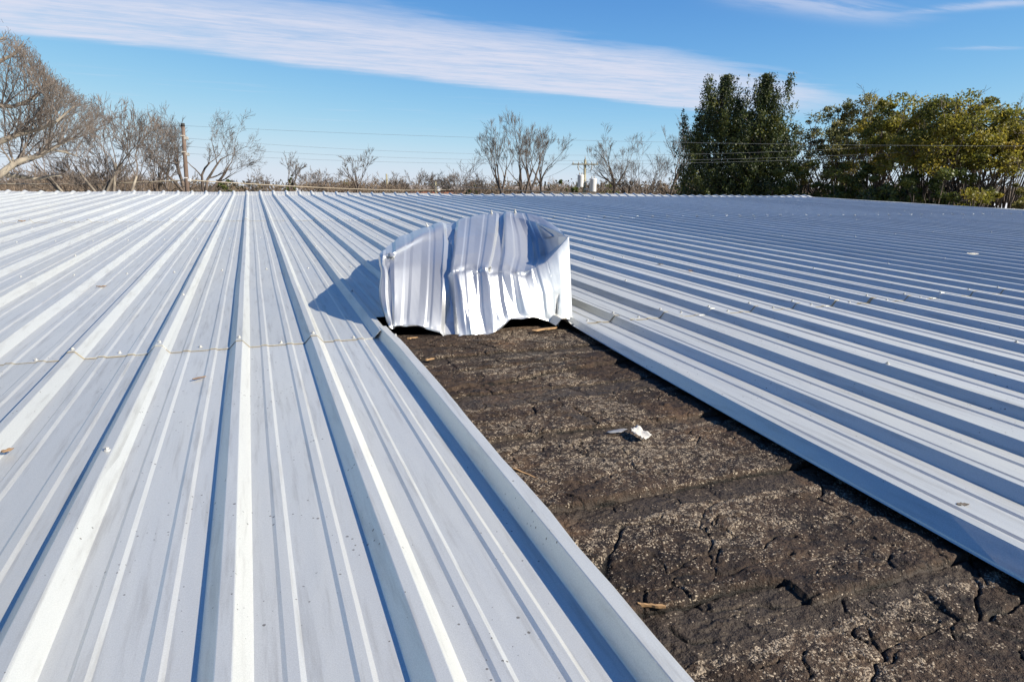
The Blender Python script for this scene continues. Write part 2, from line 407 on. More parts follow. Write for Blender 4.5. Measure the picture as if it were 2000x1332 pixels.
# deck under the metal (dark felt) everywhere except where the old roof is modelled
def deck(u0, u1, v0, v1, n):
    A = np.array([[(u0, v0, n), (u1, v0, n)], [(u0, v1, n), (u1, v1, n)]]); return RPa(A).reshape(-1, 3)
ND = -.17
Vd = np.concatenate([deck(U0 + K0, 1.45, V_EAVE, V_RIDGE, ND), deck(5.6, U_RAKE - .2, V_EAVE, V_RIDGE, ND), deck(1.45, 5.6, 9.9, V_RIDGE, -.7)])  # last piece sunk deep, shaped to keep the hollow under the fold dark
link("roof_deck", fast_mesh("roof_deck", Vd, np.array([[0, 1, 3, 2], [4, 5, 7, 6], [8, 9, 11, 10]])), M_DARK, bld)

# screws
def screw_mesh():
    Vs, F4, caps = [], [], []
    c = 0
    for (r0, r1, z0, z1, k) in ((.0085, .0075, 0, .0022, 12), (.0048, .0046, .0022, .0085, 6)):
        th = np.arange(k)*2*np.pi/k
        a = np.stack([np.cos(th)*r0, np.sin(th)*r0, np.full(k, z0)], 1); b = np.stack([np.cos(th)*r1, np.sin(th)*r1, np.full(k, z1)], 1)
        Vs += [a, b]; j = np.arange(k)
        F4.append(np.stack([c + j, c + (j + 1) % k, c + (j + 1) % k + k, c + j + k], 1)); caps.append(np.array([c + k + j])); c += 2*k
    return np.concatenate(Vs), F4, caps
sv_, sf_, scp = screw_mesh()
SCREW = fast_mesh("screw", sv_, [np.concatenate(sf_)] + scp)
pos = []
r = np.random.default_rng(11)
pur = [2.3, 9.74, 16.95, 24.3, 31.74, 38.9, 46.2, 53.4]
for i, v in enumerate(pur):
    for k in range(K0, K1):
        a = U0 + k; lap = i in (1, 4)
        if v < 10.5 and 3 <= k <= 5: continue
        lift = .010 if v >= 9.6 else 0
        if v > 31.6: lift = .020
        pos.append((a + .65 + r.normal(0, .02), v + r.normal(0, .05), lift))
        if lap and k not in (6,): pos.append((a + .133 + (.006 if k == 3 else 0), v + r.normal(0, .03), HR + lift + .004))
for v in (5.9, 13.3, 20.6, 28, 35.2, 42.5, 50):
    for k in range(K0, K1, 3):
        if v < 9 and k in (3, 6): continue
        lift = .012 if v > 31.6 else .006
        pos.append((U0 + k + .133, v + r.normal(0, .5), HR + lift + (.010 if v > 9.6 else 0)))
pos.append((1.80, 9.2, .125))
pos = np.array(pos)
R3 = Matrix.Rotation(AL, 4, 'X')
W3 = RPa(pos); dist = np.linalg.norm(W3 - CAM, axis=1)
vis = []
for i, p in enumerate(W3):
    d = p - CAM; z = d @ wf
    xx, yy = 1000 + FPX*(d @ wr)/max(z, .01), 666 - FPX*(d @ wu)/max(z, .01)
    vis.append(z > 0 and -20 < xx < 2020 and yy < 1345)
vis = np.array(vis); order = np.argsort(np.where(vis, dist, 1e6))
near, far = order[:98], order[98:]
for i in near:
    o = link("screw", SCREW, M_SCREW, bld); o.location = W3[i]; o.rotation_euler = (AL + r.normal(0, .06), r.normal(0, .08), r.uniform(0, 6))
Vs, Fs, c = [], [[], [], []], 0
allF = [np.concatenate(sf_)] + scp
Vv = sv_ @ np.array(R3.to_3x3()).T
for i in far:
    Vs.append(Vv + W3[i])
    for q in range(3): Fs[q].append(allF[q] + c)
    c += len(Vv)
o = link("screws", fast_mesh("screws", np.concatenate(Vs), [np.concatenate(f) for f in Fs]), M_SCREW, bld); o['kind'] = 'stuff'

def pixray(p): return _F + (p[0] - 1000)/FPX*_R - (p[1] - 666)/FPX*_U
def hitn(p, n=0.0):
    d = pixray(p); t = (HC - n)/(-d[2]); return (d[0]*t, d[1]*t, n)
def hitv(p, v):
    d = pixray(p); t = v/d[1]; return (d[0]*t, v, HC + d[2]*t)

# ---------------------------------------------------------------- the old shingle roof in the opening
def vnoise(shape, cells, seed, aspect=1.0):
    """smooth value noise on a grid: cells = features along axis 1"""
    r = np.random.default_rng(seed); H_, W_ = shape
    cx = max(2, int(cells)); cy = max(2, int(cells*H_/W_*aspect))
    G = r.uniform(-1, 1, (cy + 3, cx + 3))
    y = np.linspace(0, cy, H_); x = np.linspace(0, cx, W_)
    yi = y.astype(int); xi = x.astype(int); fy = y - yi; fx = x - xi
    fy = fy*fy*(3 - 2*fy); fx = fx*fx*(3 - 2*fx)
    a = G[yi][:, xi]; b = G[yi][:, xi + 1]; c = G[yi + 1][:, xi]; d = G[yi + 1][:, xi + 1]
    return (a*(1 - fx) + b*fx)*(1 - fy)[:, None] + (c*(1 - fx) + d*fx)*fy[:, None]
def fbm(shape, cells, seed, oct=4, gain=.5, aspect=1.0):
    t = 0; a = 1; s = 0
    for o in range(oct):
        t = t + a*vnoise(shape, cells*2**o, seed + o, aspect); s += a; a *= gain
    return t/s
def old_roof():
    u0, u1, v0, v1 = 1.35, 5.7, .6, 10.06
    nu, nv = 470, 1100
    u = np.linspace(u0, u1, nu)[None, :]; v = np.linspace(v0, v1, nv)[:, None]
    sh = (nv, nu)
    lay = np.zeros(sh)
    Hh = -.095 + .022*fbm(sh, 5, 1, 3) + .014*(.5 - np.abs(fbm(sh, 16, 9, 4, .6))) + .006*fbm(sh, 60, 20, 3, .65)
    for (cells, sd, lv, hh_, asp) in ((3.2, 401, 4, .009, 1.9), (8, 431, 4, .005, 1.6)):
        f_ = (fbm(sh, cells, sd, 6, .58, asp)*.5 + .5)*lv; fr = f_ - np.floor(f_)
        Hh = Hh + hh_*(np.floor(f_) + np.clip(fr/.05, 0, 1) - lv/2)
        lay = np.maximum(lay, np.exp(-(fr/.035)**2)*(.75 if cells > 4 else .9))
    wobl = fbm((1, nu), 6, 3, 4)[0][None, :]
    gran = .24 + 2.0*fbm(sh, 4, 31, 4, .62) + .8*fbm(sh, 18, 37, 3, .6, .6)
    smooth = np.zeros(sh); dark = np.zeros(sh)
    def course(vc, slope, step, band, amp, seed, us=(0, 99), light=.9):
        nonlocal Hh, gran, smooth, dark
        step = step*2.2
        line = vc + slope*(u - 3.2) + amp*fbm((1, nu), 9, seed, 4, .6)[0][None, :]
        inu = ((u > us[0]) & (u < us[1]))
        d = v - line
        on = 1/(1 + np.exp(-d/.006))
        Hh = Hh + np.where(inu, step*on*np.exp(-np.maximum(d, 0)/.9), 0)
        brk = np.clip(1.4*fbm((1, nu), 11, seed + 70, 3)[0][None, :] + .85, 0, 1)
        Hh = Hh - np.where(inu, .042*brk*np.exp(-((d + .012)/.011)**2), 0)
        dark = np.maximum(dark, np.where(inu, brk*np.exp(-((d + .010)/.013)**2), 0))
        if band > 0:
            lb = band*(1 + .22*fbm((1, nu), 7, seed + 50, 3)[0][None, :])
            inb = (d < 0) & (d > -lb) & inu
            smooth = np.where(inb, 1., smooth)
            Hh = Hh - np.where(inb, .006, 0)
            e = np.exp(-((d + lb + .05)/.055)**2)*inu
            gran = np.maximum(gran*np.where(inb, .1, 1), light*e*1.9)
    course(9.75, .01, .012, .0, .05, 201)
    course(9.25, .02, .008, .0, .06, 202, (1.3, 3.6))
    course(8.66, -.02, .018, .27, .03, 203)
    course(8.02, .05, .008, .05, .08, 204, (2.4, 4.2))
    course(7.45, .21, .020, .0, .07, 205)
    course(6.98, -.02, .008, .42, .05, 206, light=.55)
    course(5.62, -.01, .016, .17, .03, 207, light=1.5)
    course(4.22, .0, .020, .30, .035, 208, light=.75)
    course(2.64, .0, .020, .17, .03, 209, (3.1, 9), light=.95)
    course(2.88, -.03, .018, .45, .06, 210, (0, 3.1), light=.9)
    course(1.22, .0, .02, .2, .04, 211)
    # butt joints running up the slope
    def joint(uc, va, vb, seed, width=.03):
        nonlocal Hh, dark, smooth
        line = uc + .035*fbm((nv, 1), 3, seed, 4)[:, 0][:, None]
        m = (v > va) & (v < vb)
        d = np.abs(u - line)
        Hh = Hh - np.where(m, .03*np.exp(-(d/.018)**2), 0)
        dark = np.maximum(dark, np.where(m, .9*np.exp(-(d/.016)**2), 0))
        smooth = np.where(m & (u < line) & (u > line - .16), 1., smooth)
    joint(3.22, 5.65, 6.25, 301)
    # cracks
    r = np.random.default_rng(77)
    def carve(uu, vv, w, dep):
        rad = w*3
        ia = int((uu - rad - u0)/(u1 - u0)*nu); ib = int((uu + rad - u0)/(u1 - u0)*nu) + 2
        ja = int((vv - rad - v0)/(v1 - v0)*nv); jb = int((vv + rad - v0)/(v1 - v0)*nv) + 2
        if ia < 0 or ja < 0 or ib >= nu or jb >= nv: return
        e = np.exp(-((u[:, ia:ib] - uu)**2 + (v[ja:jb] - vv)**2)/(w*w))
        cut[ja:jb, ia:ib] = np.maximum(cut[ja:jb, ia:ib], e*dep); dark[ja:jb, ia:ib] = np.maximum(dark[ja:jb, ia:ib], e)
    cut = np.zeros(sh)
    def crack(u_, v_, ang, n, w=.010, dep=.03):
        for k in range(n*3):
            ang += r.normal(0, .22); carve(u_, v_, .7*w*(.6 + .5*math.sin(k*.4)**2), dep)
            u_ += math.cos(ang)*.008; v_ += math.sin(ang)*.008
    def crack_path(pts, w=.014, dep=.04):
        ph = r.uniform(0, 6, 4)
        for (a, b) in zip(pts[:-1], pts[1:]):
            n = max(2, int(math.hypot(b[0] - a[0], b[1] - a[1])/.007))
            for k in range(n):
                t = k/n; x = a[0] + (b[0] - a[0])*t; y = a[1] + (b[1] - a[1])*t
                x += .016*math.sin(y*17 + ph[0]) + .004*math.sin(y*47 + ph[1]); y += .014*math.sin(x*15 + ph[2]) + .004*math.sin(x*51 + ph[3])
                carve(x, y, w*(.42 + .35*math.sin(x*13 + y*9)**2), dep*.55)
    PX = lambda *q: [hitn(p, -.13)[:2] for p in q]
    crack_path(PX((1395, 1108), (1410, 1080), (1490, 1080), (1525, 1050), (1590, 1065)), .013)
    crack_path(PX((1300, 1130), (1330, 1110), (1400, 1085)), .012)
    crack_path(PX((1320, 1150), (1345, 1180), (1375, 1198), (1460, 1190), (1560, 1185), (1600, 1180)), .017)
    crack_path(PX((1635, 1175), (1650, 1200), (1690, 1205), (1700, 1215)), .018, .035)
    crack_path(PX((1885, 1075), (1905, 1110), (1925, 1150), (1965, 1165), (2010, 1175)), .014, .04)
    crack_path(PX((1830, 1090), (1845, 1103), (1890, 1103)), .013)
    crack_path(PX((1262, 1085), (1282, 1100), (1305, 1128)), .012, .03)
    crack_path(PX((1110, 980), (1150, 1000), (1180, 990)), .016)
    crack_path(PX((1690, 1235), (1720, 1275)), .012)
    crack_path(PX((1300, 1230), (1340, 1255), (1400, 1260)), .02, .04)
    for k in range(150):
        crack(r.uniform(1.7, 5.0), r.uniform(1.0, 9.9), r.choice([0, math.pi]) + r.normal(0, .45), int(r.integers(3, 22)), .011, .022)
    # blisters and holes
    for k in range(170):
        uc, vc = r.uniform(1.6, 5.2), r.uniform(.8, 10.2); rad = abs(r.normal(.012, .012)) + .010
        ia = int((uc - .1 - u0)/(u1 - u0)*nu); ib = ia + int(.2/(u1 - u0)*nu); ja = int((vc - .1 - v0)/(v1 - v0)*nv); jb = ja + int(.2/(v1 - v0)*nv)
        if ia < 0 or ja < 0 or ib >= nu or jb >= nv: continue
        dd = np.sqrt((u[:, ia:ib] - uc)**2 + ((v[ja:jb] - vc)*1.3)**2)
        if r.random() < .5:
            Hh[ja:jb, ia:ib] += rad*.45*np.exp(-(dd/rad)**2)
        else:
            Hh[ja:jb, ia:ib] -= rad*.7*np.exp(-(dd/(rad*.6))**4); dark[ja:jb, ia:ib] = np.maximum(dark[ja:jb, ia:ib], .8*np.exp(-(dd/(rad*.6))**4))
    # curled tab edges
    for k in range(260):
        uc, vc = r.uniform(1.6, 5.2), r.uniform(.8, 10.2); ln = r.uniform(.05, .25); ang = r.normal(.0, .5)
        ia = int((uc - .2 - u0)/(u1 - u0)*nu); ib = ia + int(.4/(u1 - u0)*nu); ja = int((vc - .2 - v0)/(v1 - v0)*nv); jb = ja + int(.4/(v1 - v0)*nv)
        if ia < 0 or ja < 0 or ib >= nu or jb >= nv: continue
        du_, dv_ = u[:, ia:ib] - uc, v[ja:jb] - vc
        a = du_*math.cos(ang) + dv_*math.sin(ang); b = -du_*math.sin(ang) + dv_*math.cos(ang) + .3*a*a
        win = np.exp(-(a/(ln*.5))**4)*(1/(1 + np.exp(-b/.004)))*np.exp(-np.maximum(b, 0)/.07)
        Hh[ja:jb, ia:ib] += r.uniform(.006, .02)*win
    # network of slab cracks
    rs = np.random.default_rng(5); U2 = u + .10*fbm(sh, 9, 501, 4, .6) ; V2 = v + .10*fbm(sh, 9, 521, 4, .6)
    F1 = np.full(sh, 9.); F2 = np.full(sh, 9.)
    for k in range(95):
        a_, b_ = rs.uniform(1.3, 5.7), rs.uniform(.6, 10); dd = np.sqrt(((U2 - a_)*.75)**2 + ((V2 - b_)*1.15)**2)
        F2 = np.minimum(F2, np.maximum(F1, dd)); F1 = np.minimum(F1, dd)
    net = np.exp(-((F2 - F1)/.011)**2)*np.clip(2.6*fbm(sh, 6, 541, 3) + .55, 0, 1)*(1 - .6*smooth)
    Hh = Hh - .026*net; dark = np.maximum(dark, net*.95)
    side = np.clip((F2 - F1)/.12, 0, 1); Hh = Hh + .012*side
    Hh = Hh - cut
    dark = np.maximum(dark, lay*.8*(smooth < .5))
    for (bx, by, br, ba) in ((1300, 1045, .34, 1.), (1500, 1012, .30, .9), (1650, 1010, .24, .8), (1020, 835, .34, 1.), (1190, 800, .30, .8), (1640, 1100, .3, .7), (1380, 1160, .25, .8), (1560, 1235, .3, .7), (1750, 1175, .24, .9), (1110, 900, .28, .6), (1900, 1240, .4, .6), (960, 735, .3, .5), (1370, 885, .3, .5), (900, 680, .3, .5), (1270, 1290, .25, .9)):
        q = hitn((bx, by), -.1); gran = gran + ba*np.exp(-(((u - q[0])/br)**2 + ((v - q[1])/(br*.8))**2))*(.75 + .7*fbm(sh, 12, int(bx), 3, .6))
    rm = Hh.mean(1); kk = np.ones(161)/161; rm = np.convolve(np.pad(rm, 80, mode='edge'), kk, 'valid')
    Hh = Hh - rm[:, None] - .092
    edge_l = np.clip((u - 1.9)/.15, 0, 1)*np.clip((4.75 - u)/.2, 0, 1)*np.clip((9.9 - v)/.5, 0, 1)
    Hh = np.minimum(Hh, -.095 + .055*edge_l)
    gran = np.where(smooth > .5, np.minimum(gran, .12 + .2*fbm(sh, 40, 91, 2)), gran)
    Hh = Hh + np.where(smooth > .5, -.3, 1)*.003*vnoise(sh, 170, 55)
    edge = np.minimum(1, np.maximum(0, (v - 9.9)*2)); gran = gran*(1 - .3*edge)
    A = np.stack(np.broadcast_arrays(u, v, Hh), -1)
    me = fast_mesh("old_roofing", RPa(A).reshape(-1, 3), grid_faces(nu, nv), True,
                   {"gran": np.clip(gran, 0, 1.8).ravel(), "flat": smooth.ravel(), "crack": dark.ravel()})
    m, T, p = mat("old_mineral_felt"); tcn = T.nodes.new("ShaderNodeTexCoord"); ob = tcn.outputs['Object']
    def at(nm):
        a = T.nodes.new("ShaderNodeAttribute"); a.attribute_name = nm; return a.outputs['Fac']
    big = noise(ob, 3.5, 5, .6, .3, None, T); md = noise(ob, 22, 5, .65, 0, None, T); fi = noise(ob, 190, 3, .7, 0, None, T)
    base = ramp(T, M('ADD', M('MULTIPLY', big, .55, tree=T), M('MULTIPLY', md, .45, tree=T), tree=T),
                [(.32, (.010, .007, .005)), (.45, (.040, .025, .017)), (.58, (.082, .052, .034)), (.72, (.026, .017, .012))])
    base = mixc(T, mrange(fi, .3, .75, 0, .6, T), base, (.010, .007, .006))
    base = mixc(T, M('MULTIPLY', at("flat"), .75, tree=T), base, mixc(T, md, (.034, .027, .022), (.075, .056, .042)))
    vo = T.nodes.new("ShaderNodeTexVoronoi"); vo.inputs['Scale'].default_value = 260; T.links.new(ob, vo.inputs['Vector'])
    cs = T.nodes.new("ShaderNodeSeparateColor"); T.links.new(vo.outputs['Color'], cs.inputs[0])
    thr = M('ADD', M('MULTIPLY', at("gran"), .72, tree=T), M('MULTIPLY', M('SUBTRACT', md, .5, tree=T), 1.3, tree=T), tree=T)
    isg = M('LESS_THAN', cs.outputs[0], M('MULTIPLY', thr, .95, tree=T), tree=T)
    isg = M('MULTIPLY', isg, M('LESS_THAN', vo.outputs['Distance'], .62, tree=T), tree=T)
    isg = M('MULTIPLY', isg, mrange(noise(ob, 48, 3, .6, 0, None, T), .42, .54, .08, 1, T), tree=T)
    gcol = mixc(T, cs.outputs[1], (.15, .115, .085), (.50, .41, .31))
    col = mixc(T, M('MULTIPLY', isg, .9, tree=T), base, gcol)
    pit = mrange(noise(ob, 46, 4, .7, .4, (1, .7, 1), T), .56, .66, 0, .85, T)
    col = mixc(T, pit, col, (.007, .005, .004))
    orange = mrange(noise(ob, 2.6, 5, .65, 0, None, T), .56, .72, 0, .55, T)
    col = mixc(T, orange, col, (.17, .098, .055))
    col = mixc(T, mrange(at("crack"), .42, .85, 0, .95, T), col, (.006, .005, .004))
    p.inputs['Specular IOR Level'].default_value = .22
    hv_ = T.nodes.new("ShaderNodeHueSaturation"); hv_.inputs['Value'].default_value = .80; T.links.new(col, hv_.inputs['Color']); col = hv_.outputs[0]
    T.links.new(col, p.inputs['Base Color'])
    T.links.new(mrange(M('SUBTRACT', md, M('MULTIPLY', at("flat"), .15, tree=T), tree=T), .2, .8, .55, .9, T), p.inputs['Roughness'])
    b = bump(T, md, 1., .022)
    b = bump(T, noise(ob, 70, 4, .7, 0, None, T), 1., .006, b)
    b = bump(T, fi, .9, .003, b)
    b = bump(T, M('MULTIPLY', isg, M('SUBTRACT', 1., vo.outputs['Distance'], tree=T), tree=T), .7, .0025, b)
    T.links.new(b, p.inputs['Normal'])
    o = link("old_roofing", me, m, bld); tag(o, "cracked dark brown mineral felt exposed in the opening")
old_roof()
# battens: pale wood edges at the top of the opening
M_WOOD = simple("raw_pine", (.30, .18, .085), .75, 0, .3, 30)
def plank(name, a, b, n, w, h, parent=None, label=None, cat=None, yaw_extra=0):
    pa, pb = np.array(RP(*hitn(a, n))), np.array(RP(*hitn(b, n)))
    c = (pa + pb)/2; d = pb - pa; L_ = np.linalg.norm(d); d /= L_
    y = np.cross((0, 0, 1), d); y /= np.linalg.norm(y); z = np.cross(d, y)
    r = np.random.default_rng(int(a[0])); k = 9
    V = []
    for i in range(k):
        t = i/(k - 1) - .5; ww = w*(1 + .18*r.normal()); hh = h*(1 + .15*r.normal()); off = .12*w*r.normal()
        if i in (0, k - 1): ww *= .7
        for (sy, sz) in ((-1, -1), (1, -1), (1, 1), (-1, 1)):
            V.append(c + d*t*L_*(1 + .03*r.normal()) + y*(sy*ww/2 + off) + z*(sz*hh/2))
    F = [[i*4 + j, i*4 + (j + 1) % 4, (i + 1)*4 + (j + 1) % 4, (i + 1)*4 + j] for i in range(k - 1) for j in range(4)] + [[3, 2, 1, 0], [(k - 1)*4 + j for j in range(4)]]
    o = link(name, fast_mesh(name, np.array(V), np.array(F)), M_WOOD, parent)
    if label: tag(o, label, cat)
    return o
plank("wood_splinter", (1040, 646), (1086, 640), -.06, .018, .007, None, "long pale wood splinter beside the top corner of the free right edge", "wood splinter")
plank("wood_splinter", (795, 661), (816, 659), -.075, .012, .006, None, "orange wood chip in the dark gap at the fold's left end", "wood splinter")
plank("wood_splinter", (831, 703), (847, 700), -.075, .011, .005, None, "small tan wood chip on the old roofing near the raised left edge", "wood splinter")
plank("wood_splinter", (1003, 915), (1066, 942), -.075, .005, .005, None, "thin brown stick lying across the old roofing by the left edge", "stick")
plank("wood_splinter", (1245, 1180), (1300, 1184), -.075, .005, .005, None, "short reddish stick on the old roofing low beside the left edge", "stick")

# ---------------------------------------------------------------- the torn panel, folded over and buckled
HS = [
 (-.15, (757,632,10.15), (744,578,10.4), (747,530,10.7), (744,515,10.9), (743,505,11.1), (742,498,11.3), (743,496,11.5)),
 (.06, (762,638,10.0), (757,585,10.35), (754,535,10.65), (748,515,10.85), (749,503,11.05), (752,494,11.25), (755,485,12.0)),
 (.20, (767,640,10.0), (766,585,10.25), (763,530,10.55), (762,512,10.8), (765,500,11.0), (766,491,11.3), (767,474,12.8)),
 (.34, (774,637,10.0), (776,585,10.2), (778,530,10.5), (779,510,10.8), (780,495,11.2), (781,481,11.6), (780,463,13.2)),
 (.63, (815,636,9.95), (819,585,10.15), (822,525,10.55), (823,500,11.0), (824,475,11.7), (825,455,12.4), (822,447,14)),
 (.97, (856,648,9.85), (860,585,10.1), (863,525,10.5), (864,500,10.95), (865,470,11.9), (862,441,12.9), (858,435,14)),
 (1.13, (882,653,9.8), (876,590,10.1), (872,527,10.45), (875,498,10.9), (878,467,11.8), (882,440,13.0), (882,433,14)),
 (1.30, (901,656,9.75), (893,590,10.05), (888,527,10.45), (892,498,10.9), (896,465,11.8), (899,433,13.4), (900,428,14)),
 (1.63, (930,655,9.72), (926,590,10.0), (922,525,10.4), (925,495,11.0), (928,460,12), (932,426,13.5), (934,420,14)),
 (1.97, (964,649,9.72), (955,590,10.0), (950,525,10.35), (957,493,11.0), (964,455,12), (967,424,13.4), (967,416,13.9)),
 (2.13, (980,637,9.8), (971,590,10.0), (964,528,10.35), (972,493,11.0), (977,455,12), (978,423,13.2), (979,415,13.7)),
 (2.3, (998,622,9.85), (990,585,10.0), (984,528,10.3), (990,495,11.0), (990,455,12), (989,422,13.1), (991,414,13.6)),
 (2.63, (1045,619,9.9), (1036,580,10.0), (1024,531,10.25), (1032,503,11.1), (1027,462,12.1), (1013,426,12.9), (1011,415.5,13.4)),
 (2.97, (1082,629,9.9), (1080,570,10.0), (1064,514,10.2), (1067,499,11.3), (1060,467,11.9), (1046,434,12.3), (1038,419,12.9)),
 (3.13, (1096,624,9.9), (1098,560,10.0), (1088,489,10.2), (1088,480,10.9), (1078,463,11.3), (1064,442,11.8), (1056,424,12.5)),
 (3.28, (1118,623,9.9), (1115,545,10.05), (1111,463,10.22), (1110,464,10.35), (1106,462,10.5), (1098,455,10.8), (1090,447,11.4)),
]
def hood():
    S = np.array([h[0] for h in HS]); rowsP = []
    K = []
    for h in HS:
        s = h[0]; c = [hitv(q[:2], q[2]) for q in h[1:]]
        if s < 1.0:                 # the left part is one straight sheet from hem to ridge
            a_, b_ = np.array(c[0]), np.array(c[5])
            for kk in range(1, 5):
                fy = (h[1][1] - h[kk + 1][1])/(h[1][1] - h[6][1]); lo_, hi_ = 0., 1.
                za, zb = (a_ - (0, 0, HC)) @ _F, (b_ - (0, 0, HC)) @ _F
                tau = fy*za/(zb - fy*(zb - za)); vv = a_[1] + (b_[1] - a_[1])*tau - .10*math.sin(math.pi*tau)
                wq = (.55 if s < .9 else .3); c[kk] = hitv(h[kk + 1][:2], vv*wq + h[kk + 1][2]*(1 - wq))
        hem = c[0]
        under1 = (hem[0] + .03, hem[1] + .10, hem[2] - .035); under2 = (hem[0] + .12, hem[1] + .9, min(hem[2] - .02, .02) - .05)
        top = c[-1]; q = (s + .15)/3.43
        r1 = (top[0] + .45, top[1] + 1.2, top[2]*.86); r2 = (3.2 + q*2.9, 16.6, .62); r3 = (3.9 + q*2.9, 18.6, .30); r4 = (4.3 + q*2.8, 20.2, .13)
        K.append([under2, under1] + c + [r1, r2, r3, r4])
    K = np.array(K)                                    # (cols, rows, 3)
    tk = np.array([-.9, -.12, 0, .5, 1.0, 1.35, 1.75, 2.2, 2.55, 3.6, 5.2, 6.4, 7.2])
    rg = np.random.default_rng(4)
    # dense parameters
    s = np.unique(np.concatenate([np.arange(-.15, 3.281, .009), [x for k in range(4) for x in (k + 0, k + .05, k + .22, k + .268)]]))
    s = s[(s >= -.15) & (s <= 3.28)]
    t = np.concatenate([np.linspace(-.9, 0, 14)[:-1], np.linspace(0, 2.55, 210), np.linspace(2.55, 7.2, 50)[1:]])
    def interp(x, xk, Y, lin=.0):                      # cubic hermite (monotone-ish) along axis 0, mixed with linear
        n = len(xk); m = np.zeros_like(Y)
        m[1:-1] = (Y[2:] - Y[:-2])/(xk[2:] - xk[:-2])[:, None]; m[0] = (Y[1] - Y[0])/(xk[1] - xk[0]); m[-1] = (Y[-1] - Y[-2])/(xk[-1] - xk[-2])
        i = np.clip(np.searchsorted(xk, x) - 1, 0, n - 2); h_ = (xk[i + 1] - xk[i]); f = ((x - xk[i])/h_)
        f2, f3 = f*f, f*f*f; h_ = h_[:, None]
        f, f2, f3 = f[:, None], f2[:, None], f3[:, None]
        cub = (2*f3 - 3*f2 + 1)*Y[i] + (f3 - 2*f2 + f)*h_*m[i] + (-2*f3 + 3*f2)*Y[i + 1] + (f3 - f2)*h_*m[i + 1]
        l = Y[i]*(1 - f) + Y[i + 1]*f
        return cub*(1 - lin) + l*lin
    nc, nr = K.shape[:2]
    A1 = interp(t, tk, K.transpose(1, 0, 2).reshape(nr, -1), .85).reshape(len(t), nc, 3).transpose(1, 0, 2)
    A1s = interp(t, tk, K.transpose(1, 0, 2).reshape(nr, -1), .0).reshape(len(t), nc, 3).transpose(1, 0, 2)
    for ic in range(nc):
        if S[ic] < 1.05:
            A1s[ic, 1:-1] = A1s[ic, 1:-1]*.5 + A1s[ic, :-2]*.25 + A1s[ic, 2:]*.25
            A1[ic] = A1s[ic]   # (cols, T, 3)
    A2 = interp(s, S, A1.reshape(nc, -1), .8).reshape(len(s), len(t), 3)
    # displacement: grooves (the back of the ribs) + crumpling
    du = np.gradient(A2, axis=0); dv_ = np.gradient(A2, axis=1)
    Nn = np.cross(du, dv_); Nn /= np.maximum(np.linalg.norm(Nn, axis=2, keepdims=True), 1e-9)
    Nn *= np.where(Nn[..., 2:3] + -.6*Nn[..., 1:2] < 0, -1, 1)     # outward: up / toward the front
    sm = (s % 1.0)
    def trap(x, a, b, c, d): return np.clip(np.minimum((x - a)/(b - a), (d - x)/(d - c)), 0, 1)
    maj = trap(sm, .0, .06, .20, .268); mi = trap(sm, .401, .43, .48, .515) + trap(sm, .738, .767, .82, .852)
    maj = np.where(s < 0, 0, maj)
    ts = t[None, :]; ss = s[:, None]
    depth = np.where(ss < .3, .05, np.where(ss < 1.4, .16, np.where(ss < 2.5, .085, .015)))
    depth = depth*np.clip((ts + .25)/.5, .25, 1)*np.where((ss > 1.9) & (ss < 2.4), np.clip(.55 + .45*(ts - 1)/.6, .5, 1.2), 1)
    depth = depth*np.clip((2.75 - ts)/.8, .22, 1)
    flapfade = np.where((ss > 2.9) & (ts < 1.15), .2, 1)
    disp = -(maj[:, None]*depth*flapfade) - mi[:, None]*.013*np.clip(ts*4 + .2, .3, 1)*np.where((ss > 2.95) & (ts < 1.1), .25, 1)
    # long folds below the crease in the middle
    tri = lambda x: 2*np.abs(x - np.floor(x + .5))
    winS = np.clip(np.minimum((ss - 1.25)/.12, (2.55 - ss)/.12), 0, 1); winT = np.clip(np.minimum((ts + .1)/.25, (1.12 - ts)/.22), 0, 1)
    disp = disp + winS*winT*(.10*(tri(ss*1.6 + .34*ts + .05) - .5))
    # dimpled kink line at the crease
    disp = disp - .045*np.exp(-((ts - 1.0 - .05*np.sin(ss*9))/.05)**2)*np.clip(np.minimum((ss - 1.2)/.1, (2.75 - ss)/.1), 0, 1)*(.4 + .6*tri(ss*3.1))
    # broad panel dents (piecewise planar, like buckled sheet)
    for k in range(9):
        a, b = rg.uniform(-.1, 3.2), rg.uniform(-.05, 2.4); th = rg.uniform(-.5, .5) + rg.choice([0, 1.57]); w_ = rg.uniform(.12, .4); h_ = rg.normal(0, .007)*(a > .9)
        x = (ss - a)*math.cos(th) + (ts - b)*.8*math.sin(th); y = -(ss - a)*math.sin(th) + (ts - b)*.8*math.cos(th)
        disp = disp + h_*np.clip(1 - np.abs(x)/w_, 0, 1)*np.clip(1.4 - np.abs(y)/w_/1.6, 0, 1)
    # low torn notch on the flap
    disp = disp - .10*np.clip(1 - np.abs(ss - 3.02 - .10*ts)/.035, 0, 1)*np.clip((.42 - ts)/.3, 0, 1)*(ts > -.05)
    # crumpled hem and upper lip
    hemw = np.clip(1 - np.abs(ts - .04)/.16, 0, 1)
    disp = disp + hemw*.02*fbm((len(s), len(t)), 9, 5, 3, .5, 1.2) + np.clip(1 - np.abs(ts - 2.35)/.3, 0, 1)*.018*fbm((len(s), len(t)), 8, 15, 3)
    disp = disp + np.clip(1 - np.abs(ss - .1)/.25, 0, 1)*.03*fbm((len(s), len(t)), 8, 25, 3)
    # deep crumple in the scoop behind the flap
    disp = disp + np.clip(1 - np.abs(ss - 2.85)/.35, 0, 1)*np.clip(1 - np.abs(ts - 1.75)/.6, 0, 1)*.0
    A2 = A2 + Nn*disp[..., None]
    # gash: small torn notch low on the flap
    V = RPa(A2).reshape(-1, 3); F = grid_faces(len(t), len(s))
